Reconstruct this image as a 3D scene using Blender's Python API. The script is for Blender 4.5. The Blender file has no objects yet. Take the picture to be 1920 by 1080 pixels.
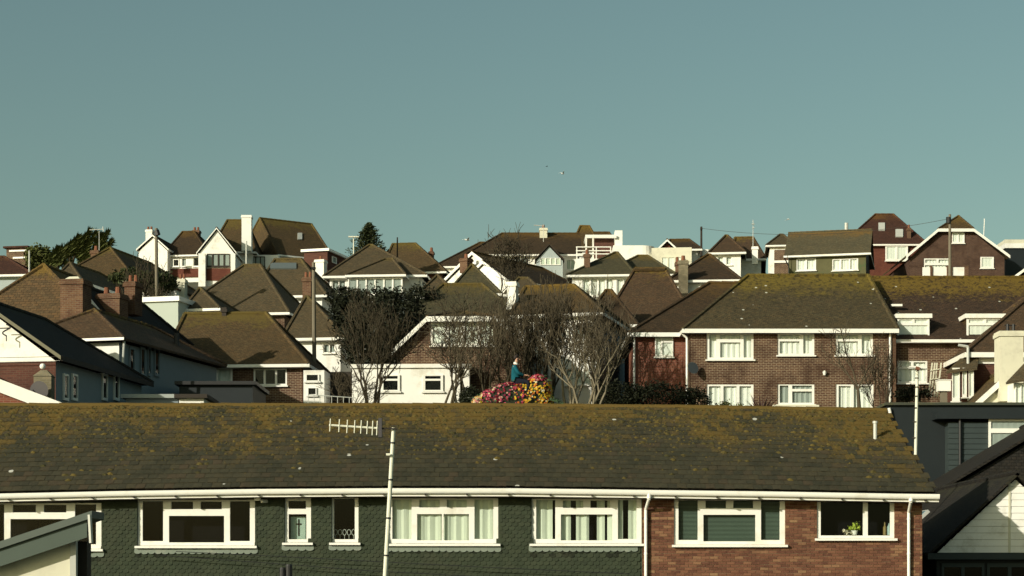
import bpy, math, random
from mathutils import Vector, Matrix, noise
R = math.radians
sc = bpy.context.scene
col = sc.collection
rng = random.Random(7)

# ------------------------------------------------------------------ camera, sky, sun, exposure
F = 3600.0          # focal length in photograph pixels (1920 wide)
H0 = 1090.0         # eye level (row of the photograph)
cam_d = bpy.data.cameras.new('camera')
cam = bpy.data.objects.new('camera', cam_d); col.objects.link(cam)
cam.location = (0, 0, 0); cam.rotation_euler = (R(90), 0, 0)
cam_d.sensor_width = 36.0; cam_d.lens = 36.0 * F / 1920.0
cam_d.shift_y = (H0 - 540.0) / 1920.0
cam_d.clip_start = 0.5; cam_d.clip_end = 6000
sc.camera = cam

SUN_EL, SUN_AZ = 19.5, 47.0    # elevation, degrees to the left behind the camera
world = bpy.data.worlds.new("World"); sc.world = world; world.use_nodes = True
wn = world.node_tree; wn.nodes.clear()
sky = wn.nodes.new('ShaderNodeTexSky'); sky.sky_type = 'NISHITA'; sky.sun_disc = False
sky.sun_elevation = R(SUN_EL); sky.sun_rotation = R(180 + SUN_AZ)
sky.air_density = 1.0; sky.dust_density = 2.2; sky.ozone_density = 1.0
tint = wn.nodes.new('ShaderNodeMix'); tint.data_type = 'RGBA'; tint.blend_type = 'MULTIPLY'
tint.inputs['Factor'].default_value = 1.0
tint.inputs['B'].default_value = (0.80, 0.89, 0.65, 1)      # the film's green-grey cast
bg = wn.nodes.new('ShaderNodeBackground'); bg.inputs['Strength'].default_value = 0.108
wo = wn.nodes.new('ShaderNodeOutputWorld')
wn.links.new(sky.outputs[0], tint.inputs['A']); wn.links.new(tint.outputs['Result'], bg.inputs['Color'])
wn.links.new(bg.outputs[0], wo.inputs['Surface'])

sl = bpy.data.lights.new('sun', 'SUN'); sl.energy = 4.4; sl.angle = R(0.5); sl.color = (1.0, 0.935, 0.79)
sun = bpy.data.objects.new('sun', sl); col.objects.link(sun)
sdir = Vector((-math.cos(R(SUN_EL)) * math.sin(R(SUN_AZ)), -math.cos(R(SUN_EL)) * math.cos(R(SUN_AZ)), math.sin(R(SUN_EL))))
sun.rotation_euler = (-sdir).to_track_quat('-Z', 'Y').to_euler(); sun.location = sdir * 300
sc.view_settings.view_transform = 'Standard'; sc.view_settings.look = 'None'
sc.view_settings.exposure = 0.1; sc.view_settings.gamma = 1.0
sc.view_settings.use_curve_mapping = False
sc.cycles.max_bounces = 6; sc.cycles.transparent_max_bounces = 12

# ------------------------------------------------------------------ helpers
def W(px, py, Y):
    return Vector(((px - 960.0) / F * Y, Y, (H0 - py) / F * Y))

def interp(tab, x):
    if x <= tab[0][0]: return tab[0][1]
    for (a, b), (c, d) in zip(tab, tab[1:]):
        if x <= c: return b + (d - b) * (x - a) / (c - a)
    return tab[-1][1]

GZ = [(0, -2.7), (60.3, -2.7), (62.8, 4.9), (67, 5.2), (84, 7.0), (92, 8.3), (105, 11.5), (120, 15.5), (140, 20.5),
      (152, 23.3), (170, 26.6), (190, 28.0), (230, 28.0), (420, 12), (900, 4)]
GZR = [(0, -2.7), (74, -2.7), (78, 6.0), (84, 7.0)]
def gz(Y, x=0):
    a = interp(GZ, Y)
    if x > 8 and Y < 84:
        k = min(1, (x - 8) / 2.5); a = a * (1 - k) + interp(GZR, Y) * k
    return a

class MB:
    def __init__(s): s.v = []; s.f = []; s.uv = {}
    def add(s, pts, uv=None):
        i = len(s.v); s.v += [tuple(p) for p in pts]; s.f.append(tuple(range(i, i + len(pts))))
        if uv: s.uv[len(s.f) - 1] = uv
    def hexa(s, b, t, uv=None):       # b, t: four points each, counterclockwise from above
        i = len(s.v); s.v += [tuple(p) for p in list(b) + list(t)]; n = len(b); k0 = len(s.f)
        s.f.append(tuple(i + n + k for k in range(n))); s.f.append(tuple(i + n - 1 - k for k in range(n)))
        for k in range(n):
            k2 = (k + 1) % n; s.f.append((i + k, i + k2, i + n + k2, i + n + k))
        if uv:
            for k in range(k0, len(s.f)): s.uv[k] = uv
    def box(s, x0, x1, y0, y1, z0, z1, uv=None):
        s.hexa([(x0, y0, z0), (x1, y0, z0), (x1, y1, z0), (x0, y1, z0)], [(x0, y0, z1), (x1, y0, z1), (x1, y1, z1), (x0, y1, z1)], uv)
    def slab(s, pts, th):             # polygon thickened downwards
        s.hexa([Vector(p) - Vector((0, 0, th)) for p in pts], pts)
    def tube(s, a, b, r0, r1=None, n=6, cap=True, uv=None):
        a = Vector(a); b = Vector(b); r1 = r0 if r1 is None else r1
        d = (b - a)
        if d.length < 1e-6: return
        d.normalize(); u = d.orthogonal().normalized(); w = d.cross(u)
        i = len(s.v); k0 = len(s.f)
        for c, r in ((a, r0), (b, r1)):
            for k in range(n):
                t = 2 * math.pi * k / n; q = c + u * (r * math.cos(t)) + w * (r * math.sin(t)); s.v.append((q.x, q.y, q.z))
        for k in range(n):
            k2 = (k + 1) % n; s.f.append((i + k, i + k2, i + n + k2, i + n + k))
        if cap: s.f.append(tuple(i + k for k in range(n - 1, -1, -1))); s.f.append(tuple(i + n + k for k in range(n)))
        if uv:
            for k in range(k0, len(s.f)): s.uv[k] = uv
    def build(s, name, mat, parent=None, off=None, uv='auto', label=None, kind=None, smooth=False):
        me = bpy.data.meshes.new(name)
        vs = s.v if off is None else [(x - off[0], y - off[1], z - off[2]) for x, y, z in s.v]
        me.from_pydata(vs, [], s.f); me.update()
        if uv == 'auto':
            ul = me.uv_layers.new(name='UVMap'); data = [0.0] * (2 * len(me.loops))
            for p in me.polygons:
                n = p.normal
                if abs(n.z) > .98: h = Vector((1, 0, 0)); g = Vector((0, 1, 0))
                else: h = Vector((-n.y, n.x, 0)).normalized(); g = n.cross(h)
                for li in p.loop_indices:
                    q = me.vertices[me.loops[li].vertex_index].co
                    data[2 * li] = q.dot(h); data[2 * li + 1] = q.dot(g)
            ul.data.foreach_set('uv', data)
        elif uv == 'rnd':
            ul = me.uv_layers.new(name='UVMap'); data = [0.5] * (2 * len(me.loops))
            for p in me.polygons:
                t = s.uv.get(p.index, (.5, .5))
                for li in p.loop_indices: data[2 * li] = t[0]; data[2 * li + 1] = t[1]
            ul.data.foreach_set('uv', data)
        if smooth: me.polygons.foreach_set('use_smooth', [True] * len(me.polygons))
        me.materials.append(mat)
        o = bpy.data.objects.new(name, me); col.objects.link(o)
        if parent: o.parent = parent
        if label: o['label'] = label
        if kind: o['kind'] = kind
        return o

def tag(o, label, cat, group=None):
    o['label'] = label; o['category'] = cat
    if group: o['group'] = group
    return o
def empty(name, loc, label, cat, rz=0, group=None):
    o = bpy.data.objects.new(name, None); col.objects.link(o); o.location = loc; o.rotation_euler = (0, 0, rz)
    o.empty_display_size = .3
    return tag(o, label, cat, group)

# ------------------------------------------------------------------ materials
def newmat(name):
    m = bpy.data.materials.new(name); m.use_nodes = True; nt = m.node_tree
    return m, nt, nt.nodes['Principled BSDF']
def N(nt, t, **kw):
    n = nt.nodes.new(t)
    for k, v in kw.items(): setattr(n, k, v)
    return n
def mixc(nt, fac, a, b, blend='MIX'):
    n = N(nt, 'ShaderNodeMix', data_type='RGBA', blend_type=blend)
    for s, v in (('Factor', fac), ('A', a), ('B', b)):
        if isinstance(v, (int, float)): n.inputs[s].default_value = v
        elif isinstance(v, tuple): n.inputs[s].default_value = (*v[:3], 1)
        else: nt.links.new(v, n.inputs[s])
    return n.outputs['Result']
def math_(nt, op, a, b=0.0, c=None):
    n = N(nt, 'ShaderNodeMath', operation=op)
    for i, v in enumerate((a, b) if c is None else (a, b, c)):
        if isinstance(v, (int, float)): n.inputs[i].default_value = v
        else: nt.links.new(v, n.inputs[i])
    return n.outputs[0]
def ramp(nt, x, a, b):
    n = N(nt, 'ShaderNodeMapRange', interpolation_type='SMOOTHSTEP'); nt.links.new(x, n.inputs[0])
    n.inputs[1].default_value = a; n.inputs[2].default_value = b
    return n.outputs[0]
def noise_(nt, vec, scale, detail=3, rough=.6):
    n = N(nt, 'ShaderNodeTexNoise'); n.inputs['Scale'].default_value = scale; n.inputs['Detail'].default_value = detail
    n.inputs['Roughness'].default_value = rough
    if vec is not None: nt.links.new(vec, n.inputs['Vector'])
    return n.outputs[0]
def coords(nt): return N(nt, 'ShaderNodeTexCoord')
def bump(nt, bsdf, h, st=.5, dist=.02):
    b = N(nt, 'ShaderNodeBump'); b.inputs['Strength'].default_value = st; b.inputs['Distance'].default_value = dist
    nt.links.new(h, b.inputs['Height']); nt.links.new(b.outputs[0], bsdf.inputs['Normal'])

def plain(name, c, rough=.6, var=.12, spec=.3, scale=3.0, stain=None):
    m, nt, b = newmat(name); tc = coords(nt)
    n1 = noise_(nt, tc.outputs['Object'], scale, 4)
    cc = mixc(nt, n1, tuple(x * (1 - var) for x in c), tuple(min(1, x * (1 + var)) for x in c))
    if stain:
        n2 = noise_(nt, tc.outputs['Object'], .9, 5, .7)
        cc = mixc(nt, ramp(nt, n2, .5, .72), cc, stain)
    nt.links.new(cc, b.inputs['Base Color']); b.inputs['Roughness'].default_value = rough
    b.inputs['Specular IOR Level'].default_value = spec
    return m

def roof_mat(name, c, moss=(.115, .085, .022), ms=.75, mw=.25, tile=(.17, .105), red=None, lich=.0):
    """plain clay/concrete tiles: c base colour; moss/lichen grows where t (height on the roof) is large"""
    m, nt, b = newmat(name); tc = coords(nt)
    br = N(nt, 'ShaderNodeTexBrick'); nt.links.new(tc.outputs['UV'], br.inputs['Vector'])
    br.inputs['Scale'].default_value = 1; br.inputs['Brick Width'].default_value = tile[0]; br.inputs['Row Height'].default_value = tile[1]
    br.inputs['Mortar Size'].default_value = .012; br.inputs['Mortar Smooth'].default_value = .6
    r2 = red or tuple(x * y for x, y in zip(c, (1.25, 1.05, .9)))
    br.inputs['Color1'].default_value = (*tuple(x * .72 for x in c), 1); br.inputs['Color2'].default_value = (*r2, 1)
    br.inputs['Mortar'].default_value = (*tuple(x * .35 for x in c), 1)
    n1 = noise_(nt, tc.outputs['Object'], 1.1, 6, .7); n2 = noise_(nt, tc.outputs['Object'], 7.0, 4, .7)
    c1 = mixc(nt, math_(nt, 'MULTIPLY', ramp(nt, n1, .35, .7), .65), br.outputs['Color'], tuple(x * .6 for x in c))
    c1 = mixc(nt, math_(nt, 'MULTIPLY', ramp(nt, n2, .45, .75), .55), c1, tuple(min(1, x * 1.6) for x in c))
    sep = N(nt, 'ShaderNodeSeparateXYZ'); nt.links.new(tc.outputs['Generated'], sep.inputs[0])
    t = math_(nt, 'ADD', sep.outputs[2], math_(nt, 'MULTIPLY', math_(nt, 'SUBTRACT', n1, .5), .9))
    t = math_(nt, 'ADD', t, math_(nt, 'MULTIPLY', math_(nt, 'SUBTRACT', n2, .5), .7))
    mk = ramp(nt, t, ms, ms + mw)
    c1 = mixc(nt, math_(nt, 'MULTIPLY', mk, .85), c1, moss)
    if lich:
        n4 = noise_(nt, tc.outputs['Object'], 5.5, 4, .65); c1 = mixc(nt, math_(nt, 'MULTIPLY', ramp(nt, math_(nt, 'ADD', n4, math_(nt, 'MULTIPLY', sep.outputs[2], .08)), .56, .70), .75), c1, tuple(x * .35 for x in c))
        vo = N(nt, 'ShaderNodeTexVoronoi'); vo.inputs['Scale'].default_value = 1.3; nt.links.new(tc.outputs['Object'], vo.inputs['Vector'])
        c1 = mixc(nt, math_(nt, 'MULTIPLY', ramp(nt, vo.outputs['Distance'], .085, .06), lich), c1, (.55, .55, .48))
    nt.links.new(c1, b.inputs['Base Color']); b.inputs['Roughness'].default_value = .85; b.inputs['Specular IOR Level'].default_value = .15
    hh = math_(nt, 'ADD', math_(nt, 'MULTIPLY', br.outputs['Fac'], -1.0), math_(nt, 'MULTIPLY', n2, .7))
    bump(nt, b, hh, .6, .03)
    return m

def brick_mat(name, c1, c2, mortar, dark=.6):
    m, nt, b = newmat(name); tc = coords(nt)
    br = N(nt, 'ShaderNodeTexBrick'); nt.links.new(tc.outputs['UV'], br.inputs['Vector'])
    br.inputs['Scale'].default_value = 1; br.inputs['Brick Width'].default_value = .225; br.inputs['Row Height'].default_value = .075
    br.inputs['Mortar Size'].default_value = .009; br.inputs['Mortar Smooth'].default_value = .3; br.inputs['Bias'].default_value = -.1
    br.inputs['Color1'].default_value = (*c1, 1); br.inputs['Color2'].default_value = (*c2, 1); br.inputs['Mortar'].default_value = (*mortar, 1)
    n1 = noise_(nt, tc.outputs['Object'], .8, 5, .65)
    cc = mixc(nt, math_(nt, 'MULTIPLY', ramp(nt, n1, .42, .68), dark), br.outputs['Color'], tuple(x * .45 for x in c1))
    nt.links.new(cc, b.inputs['Base Color']); b.inputs['Roughness'].default_value = .9; b.inputs['Specular IOR Level'].default_value = .1
    bump(nt, b, math_(nt, 'MULTIPLY', br.outputs['Fac'], -1.0), .5, .01)
    return m

def piece_mat(name, cols, patch, patch_amt, moss=None, zr=None, streak=0):
    """single tiles/bricks: UV.x = random tone of that piece; patches from the position in the place"""
    m, nt, b = newmat(name); tc = coords(nt); ge = N(nt, 'ShaderNodeNewGeometry')
    sp = N(nt, 'ShaderNodeSeparateXYZ'); nt.links.new(tc.outputs['UV'], sp.inputs[0])
    cr = N(nt, 'ShaderNodeValToRGB'); el = cr.color_ramp.elements
    while len(el) < len(cols): el.new(.5)
    for i, c in enumerate(cols): el[i].position = i / (len(cols) - 1); el[i].color = (*c, 1)
    nt.links.new(sp.outputs[0], cr.inputs[0])
    n1 = noise_(nt, ge.outputs['Position'], 1.0, 5, .65); n2 = noise_(nt, ge.outputs['Position'], 14, 4, .7)
    c1 = mixc(nt, math_(nt, 'MULTIPLY', ramp(nt, n1, .48, .66), patch_amt), cr.outputs[0], patch)
    c1 = mixc(nt, math_(nt, 'MULTIPLY', ramp(nt, n2, .4, .8), .5), c1, tuple(x * 1.5 for x in cols[len(cols) // 2]))
    if moss:
        pz = N(nt, 'ShaderNodeSeparateXYZ'); nt.links.new(ge.outputs['Position'], pz.inputs[0])
        mr = N(nt, 'ShaderNodeMapRange'); nt.links.new(pz.outputs[2], mr.inputs[0]); mr.inputs[1].default_value = zr[0]; mr.inputs[2].default_value = zr[1]
        n3 = noise_(nt, ge.outputs['Position'], .45, 4, .6)
        mx = N(nt, 'ShaderNodeMapRange'); nt.links.new(pz.outputs[0], mx.inputs[0]); mx.inputs[1].default_value = 8.2; mx.inputs[2].default_value = 11.0
        t = math_(nt, 'ADD', mr.outputs[0], math_(nt, 'MULTIPLY', math_(nt, 'SUBTRACT', n3, .5), 1.4))
        t = math_(nt, 'ADD', t, math_(nt, 'MULTIPLY', math_(nt, 'SUBTRACT', n2, .5), .9))
        t = math_(nt, 'ADD', t, math_(nt, 'MULTIPLY', math_(nt, 'SUBTRACT', sp.outputs[1], .5), .5))
        t = math_(nt, 'ADD', t, math_(nt, 'MULTIPLY', mx.outputs[0], .5))
        c1 = mixc(nt, math_(nt, 'MULTIPLY', ramp(nt, t, .5, 1.12), .9), c1, moss)
        vo = N(nt, 'ShaderNodeTexVoronoi'); vo.inputs['Scale'].default_value = .8; nt.links.new(ge.outputs['Position'], vo.inputs['Vector'])
        c1 = mixc(nt, math_(nt, 'MULTIPLY', ramp(nt, vo.outputs['Distance'], .06, .045), .8), c1, (.6, .6, .55))
    nt.links.new(c1, b.inputs['Base Color']); b.inputs['Roughness'].default_value = .88; b.inputs['Specular IOR Level'].default_value = .15
    bump(nt, b, n2, .4, .012)
    return m

def glass_mat():
    m, nt, b = newmat('window_glass'); nt.nodes.remove(b); out = nt.nodes['Material Output']
    tr = N(nt, 'ShaderNodeBsdfTransparent'); tr.inputs[0].default_value = (.86, .9, .88, 1)
    gl = N(nt, 'ShaderNodeBsdfGlossy'); gl.inputs['Roughness'].default_value = .03
    lw = N(nt, 'ShaderNodeLayerWeight'); lw.inputs[0].default_value = .5      # same from both sides of a thin pane
    fr = math_(nt, 'ADD', math_(nt, 'MULTIPLY', math_(nt, 'POWER', lw.outputs['Facing'], 5.0), .9), .022)
    mx = N(nt, 'ShaderNodeMixShader'); nt.links.new(fr, mx.inputs[0]); nt.links.new(tr.outputs[0], mx.inputs[1]); nt.links.new(gl.outputs[0], mx.inputs[2])
    nt.links.new(mx.outputs[0], out.inputs[0]); return m

def leaf_mat(name, c, var=.5):
    m, nt, b = newmat(name); ge = N(nt, 'ShaderNodeNewGeometry')
    n1 = noise_(nt, ge.outputs['Position'], 1.3, 3, .7)
    cc = mixc(nt, ge.outputs['Random Per Island'], tuple(x * (1 - var) for x in c), tuple(x * (1 + var) for x in c))
    cc = mixc(nt, math_(nt, 'MULTIPLY', n1, .5), cc, tuple(x * y for x, y in zip(c, (1.5, 1.1, .6))))
    nt.links.new(cc, b.inputs['Base Color']); b.inputs['Roughness'].default_value = .7; b.inputs['Specular IOR Level'].default_value = .2
    return m

GLASS = glass_mat()
UPVC = plain('white_upvc', (.80, .79, .73), .4, .05, .4, 2.5, stain=(.66, .64, .55))
RENDER = plain('white_render', (.80, .79, .73), .85, .06, .1, 1.6, stain=(.58, .56, .48))
CREAM = plain('cream_render', (.62, .60, .47), .85, .06, .1, stain=(.5, .48, .38))
GREYBOX = plain('grey_green_render', (.42, .47, .42), .85, .05, .1)
GREYTILE = plain('grey_hung_tiles', (.33, .38, .38), .8, .12, .2)
BLUEWALL_SHADE = plain('blue_grey_paint_and_shade', (.20, .24, .26), .8, .1, .1)  # right-facing side walls' blue shade put into the colour; also the low shed's colour
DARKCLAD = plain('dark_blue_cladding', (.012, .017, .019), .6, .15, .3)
SLATECLAD = plain('slate_blue_boards', (.030, .042, .042), .6, .12, .3)
DARKROOM = plain('unlit_room_shade', (.004, .004, .005), .9, .3, .05)  # darkness of unlit rooms put into the colour of a sheet behind the panes
CURT = plain('pale_curtain', (.60, .64, .54), .9, .08, .05)
NET = plain('net_curtain', (.84, .84, .78), .9, .05, .05)
GREYBL = plain('grey_blind', (.34, .37, .35), .8, .05, .1)
GREENBL = plain('venetian_green', (.10, .14, .11), .6, .1, .3)
DARKWOOD = plain('dark_timber', (.035, .028, .022), .7, .2, .2)
METAL = plain('galvanised_metal', (.45, .46, .42), .4, .1, .5)
MAST = plain('pale_mast', (.66, .66, .54), .5, .08, .4)
BLACK = plain('black_plastic', (.015, .015, .016), .5, .2, .4)
LEAD = plain('lead_flashing', (.17, .20, .165), .7, .2, .2, 9.0, stain=(.26, .27, .22))
POLEW = plain('weathered_pole', (.17, .15, .11), .9, .25, .1, 2.0)
POTS = plain('clay_pot', (.20, .085, .05), .8, .2, .1)
CHIMB = brick_mat('chimney_brick', (.105, .050, .032), (.155, .085, .048), (.17, .135, .09), .6)
CHIMS = brick_mat('chimney_stone', (.16, .14, .09), (.24, .20, .13), (.20, .18, .13), .7)
BRICKM = brick_mat('red_brown_brick', (.070, .033, .023), (.125, .066, .040), (.30, .245, .165), .75)
BRICKG = brick_mat('umber_brick', (.060, .030, .022), (.095, .050, .034), (.13, .10, .075), .5)
BRICKR = brick_mat('red_brick', (.17, .055, .038), (.24, .09, .055), (.22, .14, .10), .4)
BRICKD = brick_mat('dark_red_brick', (.085, .036, .028), (.12, .05, .036), (.11, .07, .05), .4)
TILEH = brick_mat('hung_clay_tile', (.13, .045, .032), (.17, .065, .042), (.06, .025, .02), .4)
GREENW = plain('green_hung_tiles', (.105, .100, .050), .8, .3, .1, 1.2, stain=(.055, .105, .045))
RB = roof_mat('roof_brown', (.092, .066, .033), ms=.72)
RO = roof_mat('roof_ochre_brown', (.09, .064, .03), moss=(.15, .095, .02), ms=.62, mw=.4)
RG = roof_mat('roof_grey_brown', (.092, .075, .044), moss=(.12, .092, .03), ms=.78, mw=.35)
RK = roof_mat('roof_dark_brown', (.056, .040, .024), moss=(.105, .062, .018), ms=.62, mw=.45)
RR = roof_mat('roof_red_brown', (.068, .034, .025), moss=(.12, .06, .02), ms=.8)
RS = roof_mat('roof_dark_slate', (.026, .025, .022), moss=(.035, .033, .02), ms=.8)
RE = roof_mat('roof_green_grey', (.078, .073, .042), moss=(.12, .085, .02), ms=.66, mw=.4)
ROL = roof_mat('roof_olive_tan', (.105, .095, .058), moss=(.16, .095, .028), ms=.72, mw=.25)
RM = roof_mat('roof_mossy', (.076, .064, .036), moss=(.15, .11, .02), ms=.55, mw=.45, lich=.9)
RN = roof_mat('roof_deep_brown_moss', (.058, .040, .028), moss=(.15, .10, .018), ms=.62, mw=.3, lich=.8)
RP = roof_mat('roof_purple_brown', (.082, .056, .034), moss=(.14, .095, .022), ms=.80, mw=.25)
RT = roof_mat('roof_tan_pantile', (.100, .070, .038), moss=(.15, .095, .022), ms=.78, mw=.3, tile=(.24, .15))
TWIG = plain('twig_bark', (.078, .064, .042), .9, .25, .1, 2.0)
TWIGD = plain('dark_twig_bark', (.052, .043, .028), .9, .25, .1, 2.0)
BARKL = plain('pale_bark', (.19, .165, .115), .9, .25, .1, 2.0)
LEAFD = leaf_mat('dark_leaves', (.013, .017, .009), .35)
LEAFG = leaf_mat('olive_leaves', (.060, .075, .022))
LEAFC = leaf_mat('conifer_needles', (.040, .055, .025))
LEAFH = leaf_mat('ivy_leaves', (.030, .042, .015))

# ------------------------------------------------------------------ windows
TER = [(.04, .03, .215, .90), (.285, .04, .47, .205), (.535, .04, .715, .205), (.265, .35, .735, .93), (.785, .03, .955, .90)]
L1 = [(.10, .08, .90, .90)]
L2 = [(.06, .08, .46, .90), (.54, .08, .94, .90)]
L3 = [(.05, .07, .30, .90), (.36, .07, .64, .90), (.70, .07, .95, .90)]
L4 = [(.03, .06, .22, .92), (.28, .06, .47, .92), (.53, .06, .72, .92), (.78, .06, .97, .92)]
L6 = [(.02 + i * .163, .07, .02 + i * .163 + .135, .93) for i in range(6)]
LT1 = [(.12, .07, .88, .24), (.12, .36, .88, .92)]
LT2 = [(.06, .07, .60, .24), (.06, .36, .60, .92), (.70, .07, .94, .92)]
LB2 = [(.06, .07, .30, .92), (.40, .07, .94, .24), (.40, .36, .94, .92)]
LT3 = [(.06, .06, .21, .92), (.29, .06, .72, .2), (.29, .34, .72, .92), (.79, .06, .95, .92)]
LTT = [(.06, .07, .46, .24), (.54, .07, .94, .24), (.05, .36, .95, .92)]
LD = [(.08, .05, .40, .97), (.48, .05, .92, .97)]

def sheet(mb, P, u0, u1, z0, z1, holes, w0, dep, outer=True):
    us = sorted({u0, u1, *[h[0] for h in holes], *[h[2] for h in holes]}); zs = sorted({z0, z1, *[h[1] for h in holes], *[h[3] for h in holes]})
    us = [u for u in us if u0 <= u <= u1]; zs = [z for z in zs if z0 <= z <= z1]
    for a, b in zip(us, us[1:]):
        for c, d in zip(zs, zs[1:]):
            if b - a < 1e-6 or d - c < 1e-6: continue
            mu, mz = (a + b) / 2, (c + d) / 2
            if any(h[0] < mu < h[2] and h[1] < mz < h[3] for h in holes): continue
            mb.add([P(a, c, w0), P(b, c, w0), P(b, d, w0), P(a, d, w0)])
    w1 = w0 + dep
    for h in holes:
        a, c, b, d = h
        mb.add([P(a, c, w0), P(a, c, w1), P(b, c, w1), P(b, c, w0)]); mb.add([P(a, d, w0), P(b, d, w0), P(b, d, w1), P(a, d, w1)])
        mb.add([P(a, c, w0), P(a, d, w0), P(a, d, w1), P(a, c, w1)]); mb.add([P(b, c, w0), P(b, c, w1), P(b, d, w1), P(b, d, w0)])
    if outer:
        a, c, b, d = u0, z0, u1, z1
        mb.add([P(a, c, w0), P(b, c, w0), P(b, c, w1), P(a, c, w1)]); mb.add([P(a, d, w0), P(a, d, w1), P(b, d, w1), P(b, d, w0)])
        mb.add([P(a, c, w0), P(a, c, w1), P(a, d, w1), P(a, d, w0)]); mb.add([P(b, c, w0), P(b, d, w0), P(b, d, w1), P(b, c, w1)])

def window(root, P, u0, z0, u1, z1, lay, fill, hole, frame_mat=None, sill=True, off=None, name='window', seed=0):
    du, dz = u1 - u0, z1 - z0
    holes = [(u0 + a * du, z1 - d * dz, u0 + c * du, z1 - b * dz) for a, b, c, d in lay]
    wf = .04 if hole else -.075; dep = .07 if hole else .073
    mb = MB(); sheet(mb, P, u0, u1, z0, z1, holes, wf, dep)
    fr = mb.build(name, frame_mat or UPVC, root, off)
    for (a, c, b, d) in holes:
        m = MB(); e = .004; w = wf + dep * .5
        m.add([P(a - e, c - e, w), P(b + e, c - e, w), P(b + e, d + e, w), P(a - e, d + e, w)]); m.build('pane', GLASS, fr, off)
    m = MB(); wb = wf + dep + .05 if hole else -.012
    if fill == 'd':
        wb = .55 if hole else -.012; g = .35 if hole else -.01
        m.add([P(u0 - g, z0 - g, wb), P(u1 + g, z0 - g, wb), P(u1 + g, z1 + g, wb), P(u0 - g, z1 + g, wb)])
        m.build('room_shade_sheet', DARKROOM, fr, off)
    elif fill == 'v':
        n = int(dz / .035)
        for i in range(n):
            z = z0 + dz * i / n
            m.add([P(u0 + .02, z, wb), P(u1 - .02, z, wb), P(u1 - .02, z + .022, wb + .018), P(u0 + .02, z + .022, wb + .018)])
        m.build('blind', GREENBL, fr, off)
        k = MB(); k.add([P(u0 - .3, z0 - .3, .6), P(u1 + .3, z0 - .3, .6), P(u1 + .3, z1 + .3, .6), P(u0 - .3, z1 + .3, .6)]); k.build('room_shade_sheet', DARKROOM, fr, off)
    else:
        r_ = random.Random(seed); n = max(4, int(du / .07)); amp = .02 if hole else .004
        gaps = []
        if fill == 's': gaps = [(.20, .25), (.36, .40), (.52, .6), (.66, .70), (.84, .88)]
        ph = r_.random() * 6
        for i in range(n):
            a = u0 + du * i / n; b = u0 + du * (i + 1) / n; q = (i + .5) / n
            if any(g0 < q < g1 for g0, g1 in gaps): continue
            wa, wb2 = (wb + amp * math.sin(ph + j * 1.9) for j in (i, i + 1))
            m.add([P(a, z0 + .01, wa), P(b, z0 + .01, wb2), P(b, z1 - .01, wb2), P(a, z1 - .01, wa)])
        m.build('curtain', {'p': CURT, 'n': NET, 'g': GREYBL, 's': CURT}[fill], fr, off)
        if hole:
            k = MB(); k.add([P(u0 - .3, z0 - .3, .6), P(u1 + .3, z0 - .3, .6), P(u1 + .3, z1 + .3, .6), P(u0 - .3, z1 + .3, .6)]); k.build('room_shade_sheet', DARKROOM, fr, off)
    if sill:
        m = MB(); a, b = u0 - .06, u1 + .06
        m.hexa([P(a, z0 - .07, -.12), P(b, z0 - .07, -.12), P(b, z0 - .07, .03), P(a, z0 - .07, .03)],
               [P(a, z0 - .012, -.12), P(b, z0 - .012, -.12), P(b, z0 - .002, .03), P(a, z0 - .002, .03)])
        m.build('sill', frame_mat or UPVC, fr, off)
    return fr

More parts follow.
